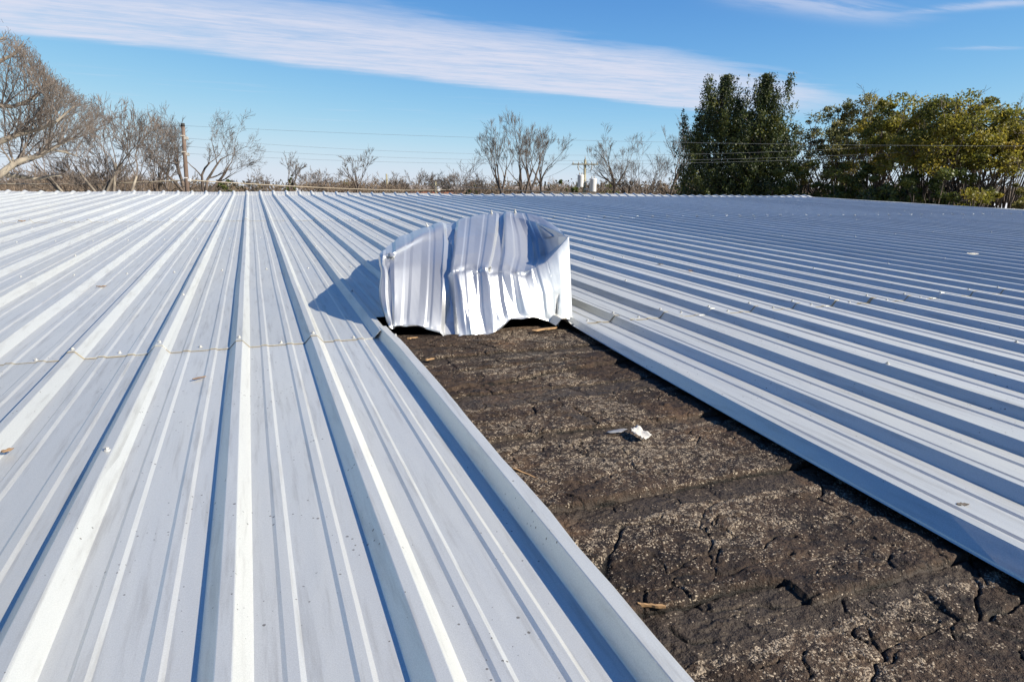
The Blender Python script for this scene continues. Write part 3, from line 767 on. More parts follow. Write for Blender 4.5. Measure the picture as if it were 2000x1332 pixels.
    me = fast_mesh("sheet", V, F, True)
    # sharpen hard folds
    import bmesh
    bm = bmesh.new(); bm.from_mesh(me)
    for e in bm.edges:
        if len(e.link_faces) == 2 and e.calc_face_angle(0) > math.radians(13): e.smooth = False
    bm.to_mesh(me); bm.free()
    root = empty("torn_roof_panel", RP(3.3, 10.0, 0), "bright silver sheet metal panel folded back and buckled over the opening", "metal panel")
    o = link("sheet", me, M_HOOD, root); o.location = -Vector(root.location)
    sd = o.modifiers.new("thickness", 'SOLIDIFY'); sd.thickness = .0014; sd.offset = -1
    # the standing right-hand leg of the panel: the outer wall of its last rib
    i0 = len(s) - 1
    L_ = []
    for j in range(len(t)):
        if t[j] > 1.35: break
        if t[j] < -.02: continue
        a = A2[i0, j]
        L_.append([a, a + np.array([.055, .10, -.01]), a + np.array([.075, .28, -.02]), a + np.array([.06, .55, -.05])])
    L_ = np.array(L_)
    o2 = link("side_leg", fast_mesh("side_leg", RPa(L_).reshape(-1, 3), grid_faces(4, len(L_))), M_HOOD, root); o2.location = -Vector(root.location)
    # left return, standing on the raised rib
    L2 = []
    for j in range(len(t)):
        if t[j] > 2.6: break
        if t[j] < -.02: continue
        a = A2[0, j]; f = (t[j]/2.6)
        L2.append([a, a + np.array([.02, .12, -.02]), a + np.array([.06, .5, -.06 - .1*f]), [a[0] + .25, a[1] + 1.1, max(.12, a[2]*.55)], [a[0] + .6, a[1] + 2.0, .10]])
    L2 = np.array(L2)
    o3 = link("side_return", fast_mesh("side_return", RPa(L2).reshape(-1, 3), grid_faces(5, len(L2))), M_HOOD, root); o3.location = -Vector(root.location)
    # fasteners still in the sheet
    for (ps, pt_) in ((2.05, 1.02), (.75, 2.45), (1.9, 2.5), (2.55, 2.5), (3.1, 1.9)):
        i = int(np.argmin(abs(s - ps))); j = int(np.argmin(abs(t - pt_)))
        q = Vector(RP(*A2[i, j])); nn = Vector(RPa(Nn[i, j])).normalized()
        o4 = link("screw", SCREW, M_SCREW, root); o4.location = q - Vector(root.location) + nn*.003
        o4.scale = (1.1, 1.1, 2.6); o4.rotation_euler = nn.to_track_quat('Z', 'Y').to_euler()
hood()
# ---------------------------------------------------------------- small debris
def leaf_mesh(w, l, curl, seed):
    r = np.random.default_rng(seed); n, m = 9, 5; V = []
    for i in range(n):
        x = i/(n - 1); ww = w*math.sin(math.pi*min(1, x*.93 + .05))**.7*(1 + .12*r.normal())
        for j in range(m):
            y = (j/(m - 1) - .5)*2
            V.append((l*(x - .5), ww*y/2, .002 + curl*((y*y)*ww*.8 + (x - .5)**2*l*.9) + .0012*r.normal()))
    return V, grid_faces(m, n)
M_LEAF = simple("dead_leaf", (.20, .125, .07), .8, 0, .35, 60)
M_PALE = simple("weathered_scrap", (.46, .44, .41), .75, 0, .25, 50)
M_CHIP = simple("dark_flake", (.10, .085, .07), .8, 0, .4, 60)
def scrap(name, px, n, w, l, curl, rz, m_, label, cat, seed, group=None):
    V, F = leaf_mesh(w, l, curl, seed); o = link(name, fast_mesh(name, V, F, True), m_)
    o.location = RP(*hitn(px, n)); o.rotation_euler = (AL, .05, rz); tag(o, label, cat, group)
    sd = o.modifiers.new("thickness", 'SOLIDIFY'); sd.thickness = .0009
    return o
scrap("dead_leaf", (46, 434), .02, .04, .11, .5, .3, M_LEAF, "curled brown dead leaf far up the roof by the left border", "leaf", 1)
scrap("dead_leaf", (198, 561), .02, .02, .055, .3, .2, M_LEAF, "pale tan leaf flake on a pan left of the shadow, above the lapped seam", "leaf", 2)
scrap("dead_leaf", (389, 740), .004, .014, .055, .2, .7, M_LEAF, "thin brown leaf sliver just below the lapped seam", "leaf", 3)
scrap("dead_leaf", (15, 883), .03, .013, .034, .5, .9, M_LEAF, "curled reddish leaf at the left border of the roof, near the viewer", "leaf", 4)
scrap("dead_leaf", (1348, 530), .02, .02, .05, .5, .1, M_LEAF, "small tan leaf on the roof right of the folded panel", "leaf", 5)
scrap("roof_scrap", (1900, 498), .06, .07, .20, .25, .1, M_PALE, "bright white flake of debris on the far right ribs", "debris", 6)
scrap("roof_scrap", (1880, 987), .004, .016, .032, .15, -.3, M_CHIP, "small dark flake on the pale pan right of the opening", "debris", 7)
scrap("roof_scrap", (1290, 517), .03, .02, .06, .2, 0, M_CHIP, "dark speck of debris on a rib behind the folded panel's right side", "debris", 8)
# torn scrap of white paper-like membrane on the old roof
def paper():
    r = np.random.default_rng(3); n = 10; V = []
    for i in range(n):
        for j in range(n):
            x, y = i/(n - 1) - .5, j/(n - 1) - .5
            V.append((x*.042*(1 + .2*y), y*.062*(1 + .25*x) + .01*x, .007 + .016*abs(x + .15)*(.6 - y) + .0035*r.normal()*(.3 + abs(x))))
    o = link("paper_scrap", fast_mesh("paper_scrap", V, grid_faces(n, n), True), M_PALE)
    o.location = RP(*hitn((1249, 850), -.075)); o.rotation_euler = (AL + .25, .1, .25)
    tag(o, "crumpled whitish paper scrap lying on the dark old roofing", "paper scrap")
    sd = o.modifiers.new("thickness", 'SOLIDIFY'); sd.thickness = .001
paper()
def plastic():
    V, F = leaf_mesh(.022, .075, .04, 19); o = link("plastic_strip", fast_mesh("plastic_strip", V, F, True), simple("grey_film", (.20, .20, .21), .3, 0, .2, 30))
    o.location = RP(*hitn((1205, 843), -.082)); o.rotation_euler = (AL, 0, .05); tag(o, "flat glossy grey strip beside the white paper scrap", "plastic strip")
    sd = o.modifiers.new("thickness", 'SOLIDIFY'); sd.thickness = .001
plastic()


# ---------------------------------------------------------------- background: trees, poles, wires, buildings
EYE = CAM[2]
def place(px, D):
    d = W(pixray((px, 374))); h = np.array([d[0], d[1]]); h /= np.linalg.norm(h)
    return np.array([CAM[0] + h[0]*D, CAM[1] + h[1]*D])
def zof(px, py, D):
    d = W(pixray((px, py))); return EYE + D*d[2]/math.hypot(d[0], d[1])
def P3(px, py, D):
    d = W(pixray((px, py))); k = D/math.hypot(d[0], d[1]); return np.array([CAM[0] + d[0]*k, CAM[1] + d[1]*k, EYE + d[2]*k])
def lateral(px):                 # unit vector to the right as seen along the bearing of px
    d = W(pixray((px, 374))); h = np.array([d[0], d[1]]); h /= np.linalg.norm(h); return np.array([h[1], -h[0], 0.])
def bark(name, a, b, rough=.9):
    m, T, p = mat(name); tcn = T.nodes.new("ShaderNodeTexCoord"); ob = tcn.outputs['Object']
    n = noise(ob, 2.2, 5, .65, 0, (1, 1, .35), T)
    T.links.new(mixc(T, mrange(n, .35, .65, 0, 1, T), a, b), p.inputs['Base Color']); p.inputs['Roughness'].default_value = rough
    return m
M_BARK = bark("grey_brown_bark", (.05, .038, .032), (.13, .10, .082))
M_BARKL = bark("pale_bark", (.11, .088, .07), (.26, .225, .18))
M_TWIG = bark("twig_brown", (.062, .049, .042), (.12, .098, .083))
M_TWIG2 = bark("twig_tan", (.08, .064, .056), (.16, .13, .11))
M_FAR = bark("far_brush", (.085, .062, .045), (.17, .125, .09))
class Tree:
    def __init__(s, seed): s.r = np.random.default_rng(seed); s.S = []      # p0 p1 r0 r1
    def path(s, p, d, ln, r0, r1, n, bend, up=0., crook=0.):
        pts = [np.array(p, float)]; rs = [r0]; d = np.array(d, float); d /= np.linalg.norm(d); ds = [d]
        for i in range(n):
            d = d + s.r.normal(0, bend*(.62 if r0 < .04 else 1), 3) + np.array([0, 0, up]); d /= np.linalg.norm(d)
            pts.append(pts[-1] + d*ln/n); rs.append(r0 + (r1 - r0)*(i + 1)/n); ds.append(d)
        for i in range(n): s.S.append((pts[i], pts[i + 1], rs[i], rs[i + 1]))
        return pts, rs, ds
    def limb(s, pts, r0, r1):       # explicit limb
        pts = [np.array(p, float) for p in pts]; n = len(pts) - 1
        rs = [r0 + (r1 - r0)*i/n for i in range(n + 1)]
        for i in range(n): s.S.append((pts[i], pts[i + 1], rs[i], rs[i + 1]))
        return pts, rs
    def grow(s, p, d, ln, r, lev, kids, ang=.7, bend=.16, up=.04, fl=.62, tw=.010):
        n = 5 if lev > 1 else 3
        pts, rs, ds = s.path(p, d, ln, r, max(r*.45, tw*.7), n, bend, up)
        if lev <= 0: return
        k = kids[min(lev, len(kids) - 1)]
        for j in range(k):
            f = s.r.uniform(.38, 1.0) if j else 1.0
            x = f*n; i = min(n - 1, int(x)); q = pts[i] + (pts[i + 1] - pts[i])*(x - i)
            dd = ds[i + 1]; a = s.r.normal(0, 1, 3); a -= dd*(a @ dd); a /= np.linalg.norm(a)
            th = ang*s.r.uniform(.55, 1.35)*(.5 if j == 0 else 1)
            nd = dd*math.cos(th) + a*math.sin(th)
            s.grow(q, nd, ln*fl*s.r.uniform(.7, 1.25), max(tw, rs[i]*s.r.uniform(.5, .72)), lev - 1, kids, ang, bend, up, fl, tw)
    def meshes(s, name, rt, mt, mc, root, loc, labels=("trunk", "crown")):
        P0 = np.array([x[0] for x in s.S]) - loc; P1 = np.array([x[1] for x in s.S]) - loc
        R0 = np.array([x[2] for x in s.S]); R1 = np.array([x[3] for x in s.S])
        for nm, sel, k, m_ in ((labels[0], R0 >= rt, 7, mt), (labels[1], R0 < rt, 3, mc)):
            if not sel.any(): continue
            V, F = tubes(P0[sel], P1[sel], R0[sel], R1[sel]*1.0, k)
            link(nm, fast_mesh(nm, V, F, k == 7), m_, root)
def bare_tree(px, D, top, label, seed, spread=1.0, fork=.36, lean=0., trunks=1, lev=5, kids=(0, 3, 4, 4, 4, 4), mt=None, mc=None, r=.22, bend=.17, ang=.62, up=.05, tw=.014, group=None, rt=.05):
    xy = place(px, D); base = np.array([xy[0], xy[1], GZ]); H_ = zof(px, top, D) - GZ
    t = Tree(seed); lat = lateral(px)
    root = empty("bare_tree", base, label, "tree", group)
    for q in range(trunks):
        l = lean + (q - (trunks - 1)/2)*.28
        d = np.array([0, 0, 1.]) + lat*l + t.r.normal(0, .05, 3)
        fk = H_*fork*t.r.uniform(.85, 1.15)
        pts, rs, ds = t.path(base + lat*q*.35, d, fk, r, r*.72, 5, .06, .03)
        m = 3 if trunks > 1 else 4
        for j in range(m):
            a = t.r.uniform(0, 6.28) if j > 1 else (0 if j == 0 else math.pi) + t.r.normal(0, .3)
            sp = (.25 + .5*t.r.random())*spread
            nd = ds[-1] + (lat*math.cos(a) + np.cross(lat, (0, 0, 1))*math.sin(a))*sp*(.35 if j == m - 1 else 1)
            t.grow(pts[-1] if j else pts[-1], nd, (H_ - fk)*.52*(1.0 if j == m - 1 else t.r.uniform(.75, 1.05)), rs[-1]*(.75 if j else .85), lev - 1, kids, ang*spread**.5, bend, up, .62, tw)
    # fit to the height
    zmax = np.percentile([x[1][2] for x in t.S], 99.6); k = (H_)/(zmax - GZ)
    t.S = [(base + (a - base)*np.array([1, 1, k]), base + (b - base)*np.array([1, 1, k]), c, e) for a, b, c, e in t.S]
    t.meshes("bare_tree", rt, mt or M_BARK, mc or M_TWIG, root, base)
    return root
TREES_L = "bare winter trees beyond the roof"
# the big pale tree reaching in from the left: limbs set out one by one
def big_left():
    D = 30.; xy = place(-95, D); base = np.array([xy[0], xy[1], GZ]); lat = lateral(60); dep = np.array([lat[1], -lat[0], 0])*-1
    t = Tree(21); root = empty("bare_tree", base, "big pale-barked bare tree reaching in from the left border with long crooked limbs", "tree", TREES_L)
    def pt(px, py, dd=0.): 
        return P3(px, py, D + dd)
    t.limb([base, pt(-100, 400), pt(-95, 330), pt(-90, 240), pt(-70, 150), pt(-55, 60)], .42, .16)
    L1 = [(pt(-95, 352), pt(-40, 340, 1), pt(5, 341, 2), pt(38, 345, 2), pt(75, 350, 2.3), pt(100, 344, 2.6), pt(120, 343, 3)), .12, .03]
    L2 = [(pt(-95, 385), pt(-30, 365), pt(8, 335), pt(30, 318), pt(52, 310), pt(75, 306), pt(96, 293), pt(120, 281, .5), pt(148, 268, 1)), .14, .04]
    L3 = [(pt(-92, 300), pt(-30, 290), pt(5, 275), pt(30, 264), pt(55, 258), pt(80, 252, -.5), pt(110, 238, -1), pt(145, 208, -1)), .13, .03]
    L4 = [(pt(-90, 240), pt(-50, 215), pt(-10, 205), pt(25, 209), pt(60, 195), pt(85, 178, 1)), .13, .03]
    L5 = [(pt(-80, 180), pt(-40, 140), pt(0, 120), pt(30, 105), pt(45, 85, 1)), .11, .02]
    L6 = [(pt(-60, 120), pt(-35, 95), pt(-10, 82), pt(8, 74)), .08, .02]
    L7 = [(pt(96, 293), pt(125, 297, 1), pt(150, 305, 2), pt(170, 318, 2.5)), .05, .015]
    for P, a, b in (L1, L2, L3, L4, L5, L6, L7):
        pts, rs = t.limb(P, a, b)
        for i in range(1 if a < .1 else 2, len(pts) - 1):
            if P is L1[0] and i < 5: continue
            for j in range(5):
                f = t.r.random(); q = pts[i]*(1 - f) + pts[i + 1]*f
                d = (pts[i + 1] - pts[i]); d /= np.linalg.norm(d); u = np.array([0, 0, 1.])*t.r.uniform(-.15, 1.3) + lat*t.r.normal(.15, .5) + dep*t.r.normal(0, .6)
                t.grow(q, d*.5 + u, t.r.uniform(1.0, 2.1), rs[i]*.33, 3, (0, 4, 4, 4), .6, .16, .06, .62, .006)
    def inside(p):
        z = (p - CAM) @ wf; x = 1000 + FPX*((p - CAM) @ wr)/z; y = 666 - FPX*((p - CAM) @ wu)/z
        return y > np.interp(x, [-300, -60, 0, 60, 100, 140, 200, 240, 300], [-200, 0, 58, 92, 145, 178, 215, 240, 330]) + t.r.normal(0, 9)
    t.S = [q for q in t.S if q[2] > .04 or inside(q[1])]
    t.meshes("bare_tree", .035, M_BARKL, M_TWIG2, root, base)
big_left()
K6 = (0, 4, 4, 4, 4, 4)
bare_tree(160, 40, 186, "dense bushy bare tree standing between the big pale tree and the pole", 31, .95, .36, .0, 2, 6, (0, 4, 4, 3, 3, 3), M_BARKL, M_TWIG2, .2, .13, .6, .08, .009, TREES_L)
bare_tree(212, 43, 222, "bare tree with fine drooping twigs, second left of the brown pole's slender neighbour", 32, .9, .4, .05, 1, 6, (0, 4, 4, 3, 3, 4), M_BARKL, M_TWIG2, .17, .14, .65, .05, .009, TREES_L)
bare_tree(262, 48, 272, "low crooked bare tree with two curved stems left of the brown pole", 33, .8, .5, .1, 2, 5, (0, 3, 4, 3, 3), r=.11, bend=.3, tw=.009, group=TREES_L)
bare_tree(306, 50, 232, "slender dark-stemmed bare tree just left of the brown pole", 34, .55, .5, 0, 1, 6, (0, 4, 4, 3, 3, 4), r=.17, bend=.12, ang=.75, up=.07, tw=.008, group=TREES_L)
bare_tree(378, 54, 206, "tall open bare tree right behind the brown pole", 35, .95, .42, 0, 2, 6, (0, 4, 4, 3, 3, 3), r=.22, bend=.13, ang=.7, up=.07, tw=.008, group=TREES_L)
bare_tree(545, 75, 294, "small leaning bare tree with a dark crooked stem, right of the pole", 36, .45, .62, .22, 1, 5, (0, 4, 3, 3, 3), r=.15, bend=.17, up=.06, tw=.013, group=TREES_L)
bare_tree(712, 72, 288, "isolated bare tree with forked twisted top in the middle of the skyline", 37, .6, .55, -.12, 1, 5, (0, 4, 4, 3, 3), r=.17, bend=.22, up=.06, tw=.014, group=TREES_L)
bare_tree(925, 62, 300, "low bare tree arching to the left edge of the central clump", 38, 1.3, .38, -.3, 1, 5, (0, 3, 4, 4, 3), r=.18, bend=.2, tw=.013, group=TREES_L)
bare_tree(996, 60, 228, "tall bare tree forming the left half of the central clump", 39, .55, .55, -.14, 1, 6, (0, 4, 4, 3, 3, 3), r=.2, bend=.11, ang=.55, up=.08, tw=.008, group=TREES_L)
bare_tree(1030, 62, 224, "tall two-stemmed bare tree in the middle of the central clump", 40, .6, .48, .06, 2, 6, (0, 4, 4, 3, 3, 3), r=.2, bend=.11, ang=.55, up=.08, tw=.008, group=TREES_L)
bare_tree(1066, 74, 250, "thin bare tree at the right side of the central clump, left of the crossarm pole", 41, .65, .5, .12, 1, 6, (0, 3, 4, 3, 3, 3), r=.17, bend=.12, up=.07, tw=.009, group=TREES_L)
bare_tree(1200, 74, 246, "spreading bare tree immediately right of the crossarm pole", 42, .85, .5, 0, 1, 6, (0, 4, 4, 3, 3, 3), r=.2, bend=.11, ang=.6, up=.06, tw=.008, group=TREES_L)
bare_tree(1246, 68, 270, "v-forked bare tree third from the dark evergreens", 43, .65, .42, .05, 2, 5, (0, 4, 4, 4, 4), r=.15, bend=.15, up=.06, tw=.009, group=TREES_L)
bare_tree(1284, 66, 256, "leaning bare tree second from the dark evergreens", 44, .6, .5, .22, 1, 6, (0, 3, 4, 3, 3, 3), r=.15, bend=.14, up=.06, tw=.008, group=TREES_L)
bare_tree(1325, 64, 228, "tall bare tree against the left side of the dark evergreens", 45, .5, .5, .03, 1, 6, (0, 4, 4, 3, 3, 3), r=.17, bend=.11, up=.08, tw=.008, group=TREES_L)
# small distant ones along the middle, sharing two meshes
far_protos = []
FG = "small distant bare trees on the skyline"
fl = ["tiny distant bare tree with wispy top left of the leaning one", "small distant bare tree beside a white far roof", "faint small bare tree right of the isolated twisted tree",
      "small rounded distant bare tree left of the flat brown building", "small distant bare tree over the flat brown building", "wispy distant bare tree above the small far pole", "distant bare tree left of the central clump's arching tree", "small distant bare tree at the far left behind the green bush"]
for i, (px, D, top) in enumerate(((505, 120, 330), (622, 120, 328), (775, 115, 338), (812, 110, 332), (855, 125, 338), (900, 120, 334), (935, 120, 340), (60, 90, 318))):
    if i < 2:
        far_protos.append((bare_tree(px, D, top, fl[i], 60 + i, 1.1, .4, 0, 1, 5, (0, 4, 4, 4, 3), r=.2, tw=.022, group=FG, mc=M_TWIG2), zof(px, top, D) - GZ))
    else:
        src, h0 = far_protos[i % 2]; c = src.copy(); sc.collection.objects.link(c)
        xy = place(px, D); c.location = (xy[0], xy[1], GZ); k = (zof(px, top, D) - GZ)/h0; c.scale = (k*1.1, k*1.1, k); c.rotation_euler = (0, 0, i*1.3); c['label'] = fl[i]
        for ch in src.children: e = ch.copy(); sc.collection.objects.link(e); e.parent = c

# leaf clouds ------------------------------------------------------------
def leaf_mat(name, cols, trans=.25, sc_=1.6, rough=.55):
    m, T, p = mat(name); tcn = T.nodes.new("ShaderNodeTexCoord"); ob = tcn.outputs['Object']
    n = noise(ob, sc_*.5, 4, .6, 0, None, T)
    a = T.nodes.new("ShaderNodeAttribute"); a.attribute_name = "tint"
    f = M('ADD', M('MULTIPLY', n, .9, tree=T), M('MULTIPLY', M('SUBTRACT', a.outputs['Fac'], .5, tree=T), .35, tree=T), tree=T)
    c = ramp(T, f, [(.30, cols[0]), (.47, cols[1]), (.62, cols[2]), (.75, cols[3])])
    T.links.new(c, p.inputs['Base Color']); p.inputs['Roughness'].default_value = rough
    if trans:
        tr = T.nodes.new("ShaderNodeBsdfTranslucent"); T.links.new(c, tr.inputs[0]); mxs = T.nodes.new("ShaderNodeMixShader"); mxs.inputs[0].default_value = trans
        T.links.new(p.outputs[0], mxs.inputs[1]); T.links.new(tr.outputs[0], mxs.inputs[2]); T.links.new(mxs.outputs[0], T.nodes['Material Output'].inputs[0])
    return m
def leaves(name, C, size, updir, rg, m_, root, loc, elong=1.8, tint=None):
    """C (n,3) centres -> small bent quads"""
    n = len(C); a = rg.normal(0, 1, (n, 3)) + updir; a /= np.linalg.norm(a, axis=1, keepdims=True)
    b = np.cross(a, rg.normal(0, 1, (n, 3))); b /= np.linalg.norm(b, axis=1, keepdims=True)
    sz = size*rg.uniform(.6, 1.4, (n, 1)); C = C - loc
    V = np.stack([C - a*sz*elong/2, C + b*sz/2, C + a*sz*elong/2, C - b*sz/2], 1).reshape(-1, 3)
    F = np.arange(n*4).reshape(n, 4)
    tt = rg.uniform(0, 1, n) if tint is None else tint
    me = fast_mesh(name, V, F, False, {"tint": np.repeat(tt, 4)})
    return link(name, me, m_, root)
M_CEDAR = leaf_mat("cedar_foliage", [(.014, .026, .010), (.038, .056, .014), (.095, .11, .02), (.17, .155, .025)], .3, 1.1)
M_OAK = leaf_mat("yellow_green_leaves", [(.10, .11, .02), (.20, .185, .027), (.32, .255, .035), (.44, .31, .045)], .5, .9)
M_OLIVE = leaf_mat("olive_leaves", [(.09, .10, .034), (.165, .16, .052), (.26, .225, .075), (.34, .275, .10)], .45, 1.0)
M_BUSH = leaf_mat("bush_leaves", [(.045, .065, .014), (.085, .105, .022), (.14, .15, .028), (.20, .18, .04)], .35, 1.0)
def conifer(px, D, top, wpx, label, seed, n_sp=900, leaf_n=46, skirt=.0):
    rg = np.random.default_rng(seed); xy = place(px, D); base = np.array([xy[0], xy[1], GZ]); H_ = zof(px, top, D) - GZ; Rm = wpx*D/FPX/2
    root = empty("evergreen_tree", base, label, "tree", "evergreens on the right")
    t = Tree(seed); t.path(base, (0, 0, 1), H_*.93, .22, .03, 9, .02, .02)
    C = []; 
    # several leading shoots make the ragged top
    leads = [(0, 0, 1.0)] + [(rg.uniform(-.75, .75)*Rm, rg.uniform(-.6, .6)*Rm, rg.uniform(.66, .99)) for _ in range(13)]
    for i in range(n_sp):
        lx, ly, lh = leads[rg.integers(0, len(leads))] if rg.random() < .72 else leads[0]
        h = rg.random()**.85*lh; hh = h/lh
        rad = Rm*(min(1, (1 - hh)*(1.9 if (lx or ly) else 2.2) + .03))*(.55 + .45*rg.random())*(1 + .22*math.sin(i*.7 + hh*9)) * (.95 if (lx or ly) else 1)
        az = rg.uniform(0, 2*np.pi); fr = rg.random()**.35
        c = base + np.array([lx*hh + math.cos(az)*rad*fr, ly*hh + math.sin(az)*rad*fr, max(.8, h*H_)])
        o = c - (base + np.array([lx*hh, ly*hh, h*H_ - .6])); o = o/np.linalg.norm(o)
        ln = rg.uniform(.35, .95); w_ = rg.uniform(.10, .22)
        f = rg.random(leaf_n)[:, None]
        C.append(c + o*ln*(f - .45) + np.array([0, 0, .6])*f*ln*(1.3 if hh > .8 else 1) + rg.normal(0, 1, (leaf_n, 3))*w_*(1.1 - .8*f))
        if i % 9 == 0: t.S.append((base + np.array([0, 0, max(.5, h*H_ - 1.0)]), c, .035, .012))
    C = np.concatenate(C); C = C[C[:, 2] < GZ + H_*1.02]
    t.meshes("evergreen_tree", .06, M_BARK, M_BARK, root, base, ("trunk", "branches"))
    leaves("crown", C, .062, np.array([0, 0, 1.2]), rg, M_CEDAR, root, base, 2.3)
def leafy(px, D, top, wpx, label, seed, m_, dens=1.0, size=.10, clumps=110, low=.28, hollow=.25, bend=.13, per=190, group="leafy trees on the right", rt=.035, name="leafy_tree", trunks=2):
    rg = np.random.default_rng(seed); xy = place(px, D); base = np.array([xy[0], xy[1], GZ]); H_ = zof(px, top, D) - GZ; Rm = wpx*D/FPX/2
    root = empty(name, base, label, "tree" if name != "bush" else "bush", group)
    t = Tree(seed); lat = lateral(px); fwd = np.array([-lat[1], lat[0], 0])
    tips = []
    for q in range(trunks):
        d = np.array([0, 0, 1.]) + lat*(q - (trunks - 1)/2)*.5
        pts, rs, ds = t.path(base + lat*(q - .5)*.5, d, H_*.32, .17, .13, 4, .07)
        tips.append((pts[-1], rs[-1]))
    C = []; tint = []
    for i in range(clumps):
        az = rg.uniform(0, 2*np.pi); el = rg.uniform(-.25, 1)**1.0
        rr = (hollow + (1 - hollow)*rg.random())**.6
        sx_, sz_ = math.cos(az)*math.sqrt(max(0, 1 - max(0, el)**2)), el
        cz = H_*(low + (1 - low)*.45)
        c = base + lat*sx_*Rm*rr + fwd*math.sin(az)*Rm*.8*rr*math.sqrt(max(0, 1 - max(0, el)**2)) + np.array([0, 0, cz + sz_*rr*(H_ - cz - .3)])
        c[2] = max(c[2], GZ + H_*low*.6)
        R_ = rg.uniform(.25, .95)*Rm*.27
        n = int(per*dens*rg.uniform(.6, 1.4))
        v = rg.normal(0, 1, (n, 3)); v /= np.linalg.norm(v, axis=1, keepdims=True); v *= (rg.random((n, 1))**.45)*R_; v[:, 2] *= .62
        C.append(c + v); tint.append(np.full(n, rg.random())*.6 + rg.random(n)*.4)
        p, r_ = tips[rg.integers(0, len(tips))]
        if i % 2 == 0:
            mid = p*.45 + c*.55 + rg.normal(0, .25, 3)*Rm*.2 + np.array([0, 0, .2])
            t.limb([p, p*.75 + mid*.25 + rg.normal(0, .08, 3), mid, c], max(.05, r_*rg.uniform(.35, .6)), .015)
            for z in range(3): t.grow(c + rg.normal(0, .3, 3)*R_, rg.normal(0, 1, 3) + np.array([0, 0, .2]), R_*.8, .014, 1, (0, 4), .7, .2, .05, .6, .009)
    C = np.concatenate(C)
    t.meshes(name, rt, M_BARK, M_BARK, root, base, ("trunk", "twigs"))
    leaves("crown", C, size, np.array([0, 0, .2]), rg, m_, root, base, 1.7, np.concatenate(tint))
conifer(1404, 46, 156, 178, "left one of two tall dark green evergreens, its top open and ragged", 71, 1500)
conifer(1478, 45, 154, 138, "right one of two tall dark green evergreens, sunlit on its right side", 72, 1600)
conifer(1352, 49, 285, 80, "low dark evergreen at the left foot of the two tall ones", 73, 260)
leafy(1598, 47, 200, 150, "olive-grey half-bare tree right beside the tall evergreens", 81, M_OLIVE, .45, .075, 110, .28, .25)
leafy(1672, 48, 172, 140, "tall olive leafy tree behind the gap right of the half-bare one", 82, M_OLIVE, .8, .08, 110, .32, .3)
leafy(1745, 44, 174, 150, "rounded yellow-green leafy tree in the middle of the right-hand row", 83, M_OAK, .9, .08, 110, .42, .3)
leafy(1855, 41, 176, 215, "broadest yellow-green leafy tree in the right-hand row", 84, M_OAK, 1.0, .08, 170, .42, .3)
leafy(1952, 43, 204, 150, "spreading olive-green tree at the right border of the photo", 85, M_OAK, .9, .08, 90, .5, .3)
leafy(1560, 44, 300, 130, "dark undergrowth bush below the half-bare olive tree", 86, M_BUSH, 1, .09, 60, .1, .1, name="bush", group="bushes at the foot of the trees", trunks=1)
leafy(1650, 43, 300, 150, "dark green bush below the tall olive tree", 87, M_BUSH, 1, .09, 60, .1, .1, name="bush", group="bushes at the foot of the trees", trunks=1)
leafy(1745, 40, 306, 160, "dense dark bush below the rounded yellow-green tree", 88, M_BUSH, 1, .09, 65, .1, .1, name="bush", group="bushes at the foot of the trees", trunks=1)
leafy(1835, 39, 300, 160, "green bush with yellow patches below the broadest tree", 89, M_BUSH, 1, .09, 60, .1, .1, name="bush", group="bushes at the foot of the trees", trunks=1)
leafy(1925, 39, 322, 150, "low bush at the right end of the row, beside a pale house", 90, M_OAK, .9, .08, 50, .1, .1, name="bush", group="bushes at the foot of the trees", trunks=1)
leafy(1990, 40, 338, 90, "low olive bush cut by the right border of the photo", 92, M_OLIVE, .9, .08, 40, .1, .1, name="bush", group="bushes at the foot of the trees", trunks=1)
leafy(82, 42, 346, 68, "small dense green bush under the pale horizontal limb on the left", 91, M_BUSH, 1, .08, 60, .1, .1, name="bush", group="green bushes along the skyline", trunks=1)
GB = "green bushes along the skyline"
for i, (px, D, top, w_, lb) in enumerate(((1100, 85, 345, 42, "round green bush just left of the crossarm pole"), (1128, 80, 340, 36, "taller green bush directly behind the crossarm pole"), (1180, 85, 350, 60, "low wide green bush right of the crossarm pole's transformers"),
        (922, 85, 354, 34, "small dark green bush at the foot of the arching tree"), (672, 120, 342, 46, "olive bush on the skyline left of the isolated twisted tree"), (568, 110, 331, 26, "dark pointed bush right beside the small leaning tree"), (440, 100, 348, 60, "olive brush clump just right of the brown pole's tree"))):
    leafy(px, D, top, w_, lb, 95 + i, M_BUSH if i != 4 else M_OLIVE, .8, .15, 34, .1, .1, name="bush", group=GB, trunks=1, per=120)

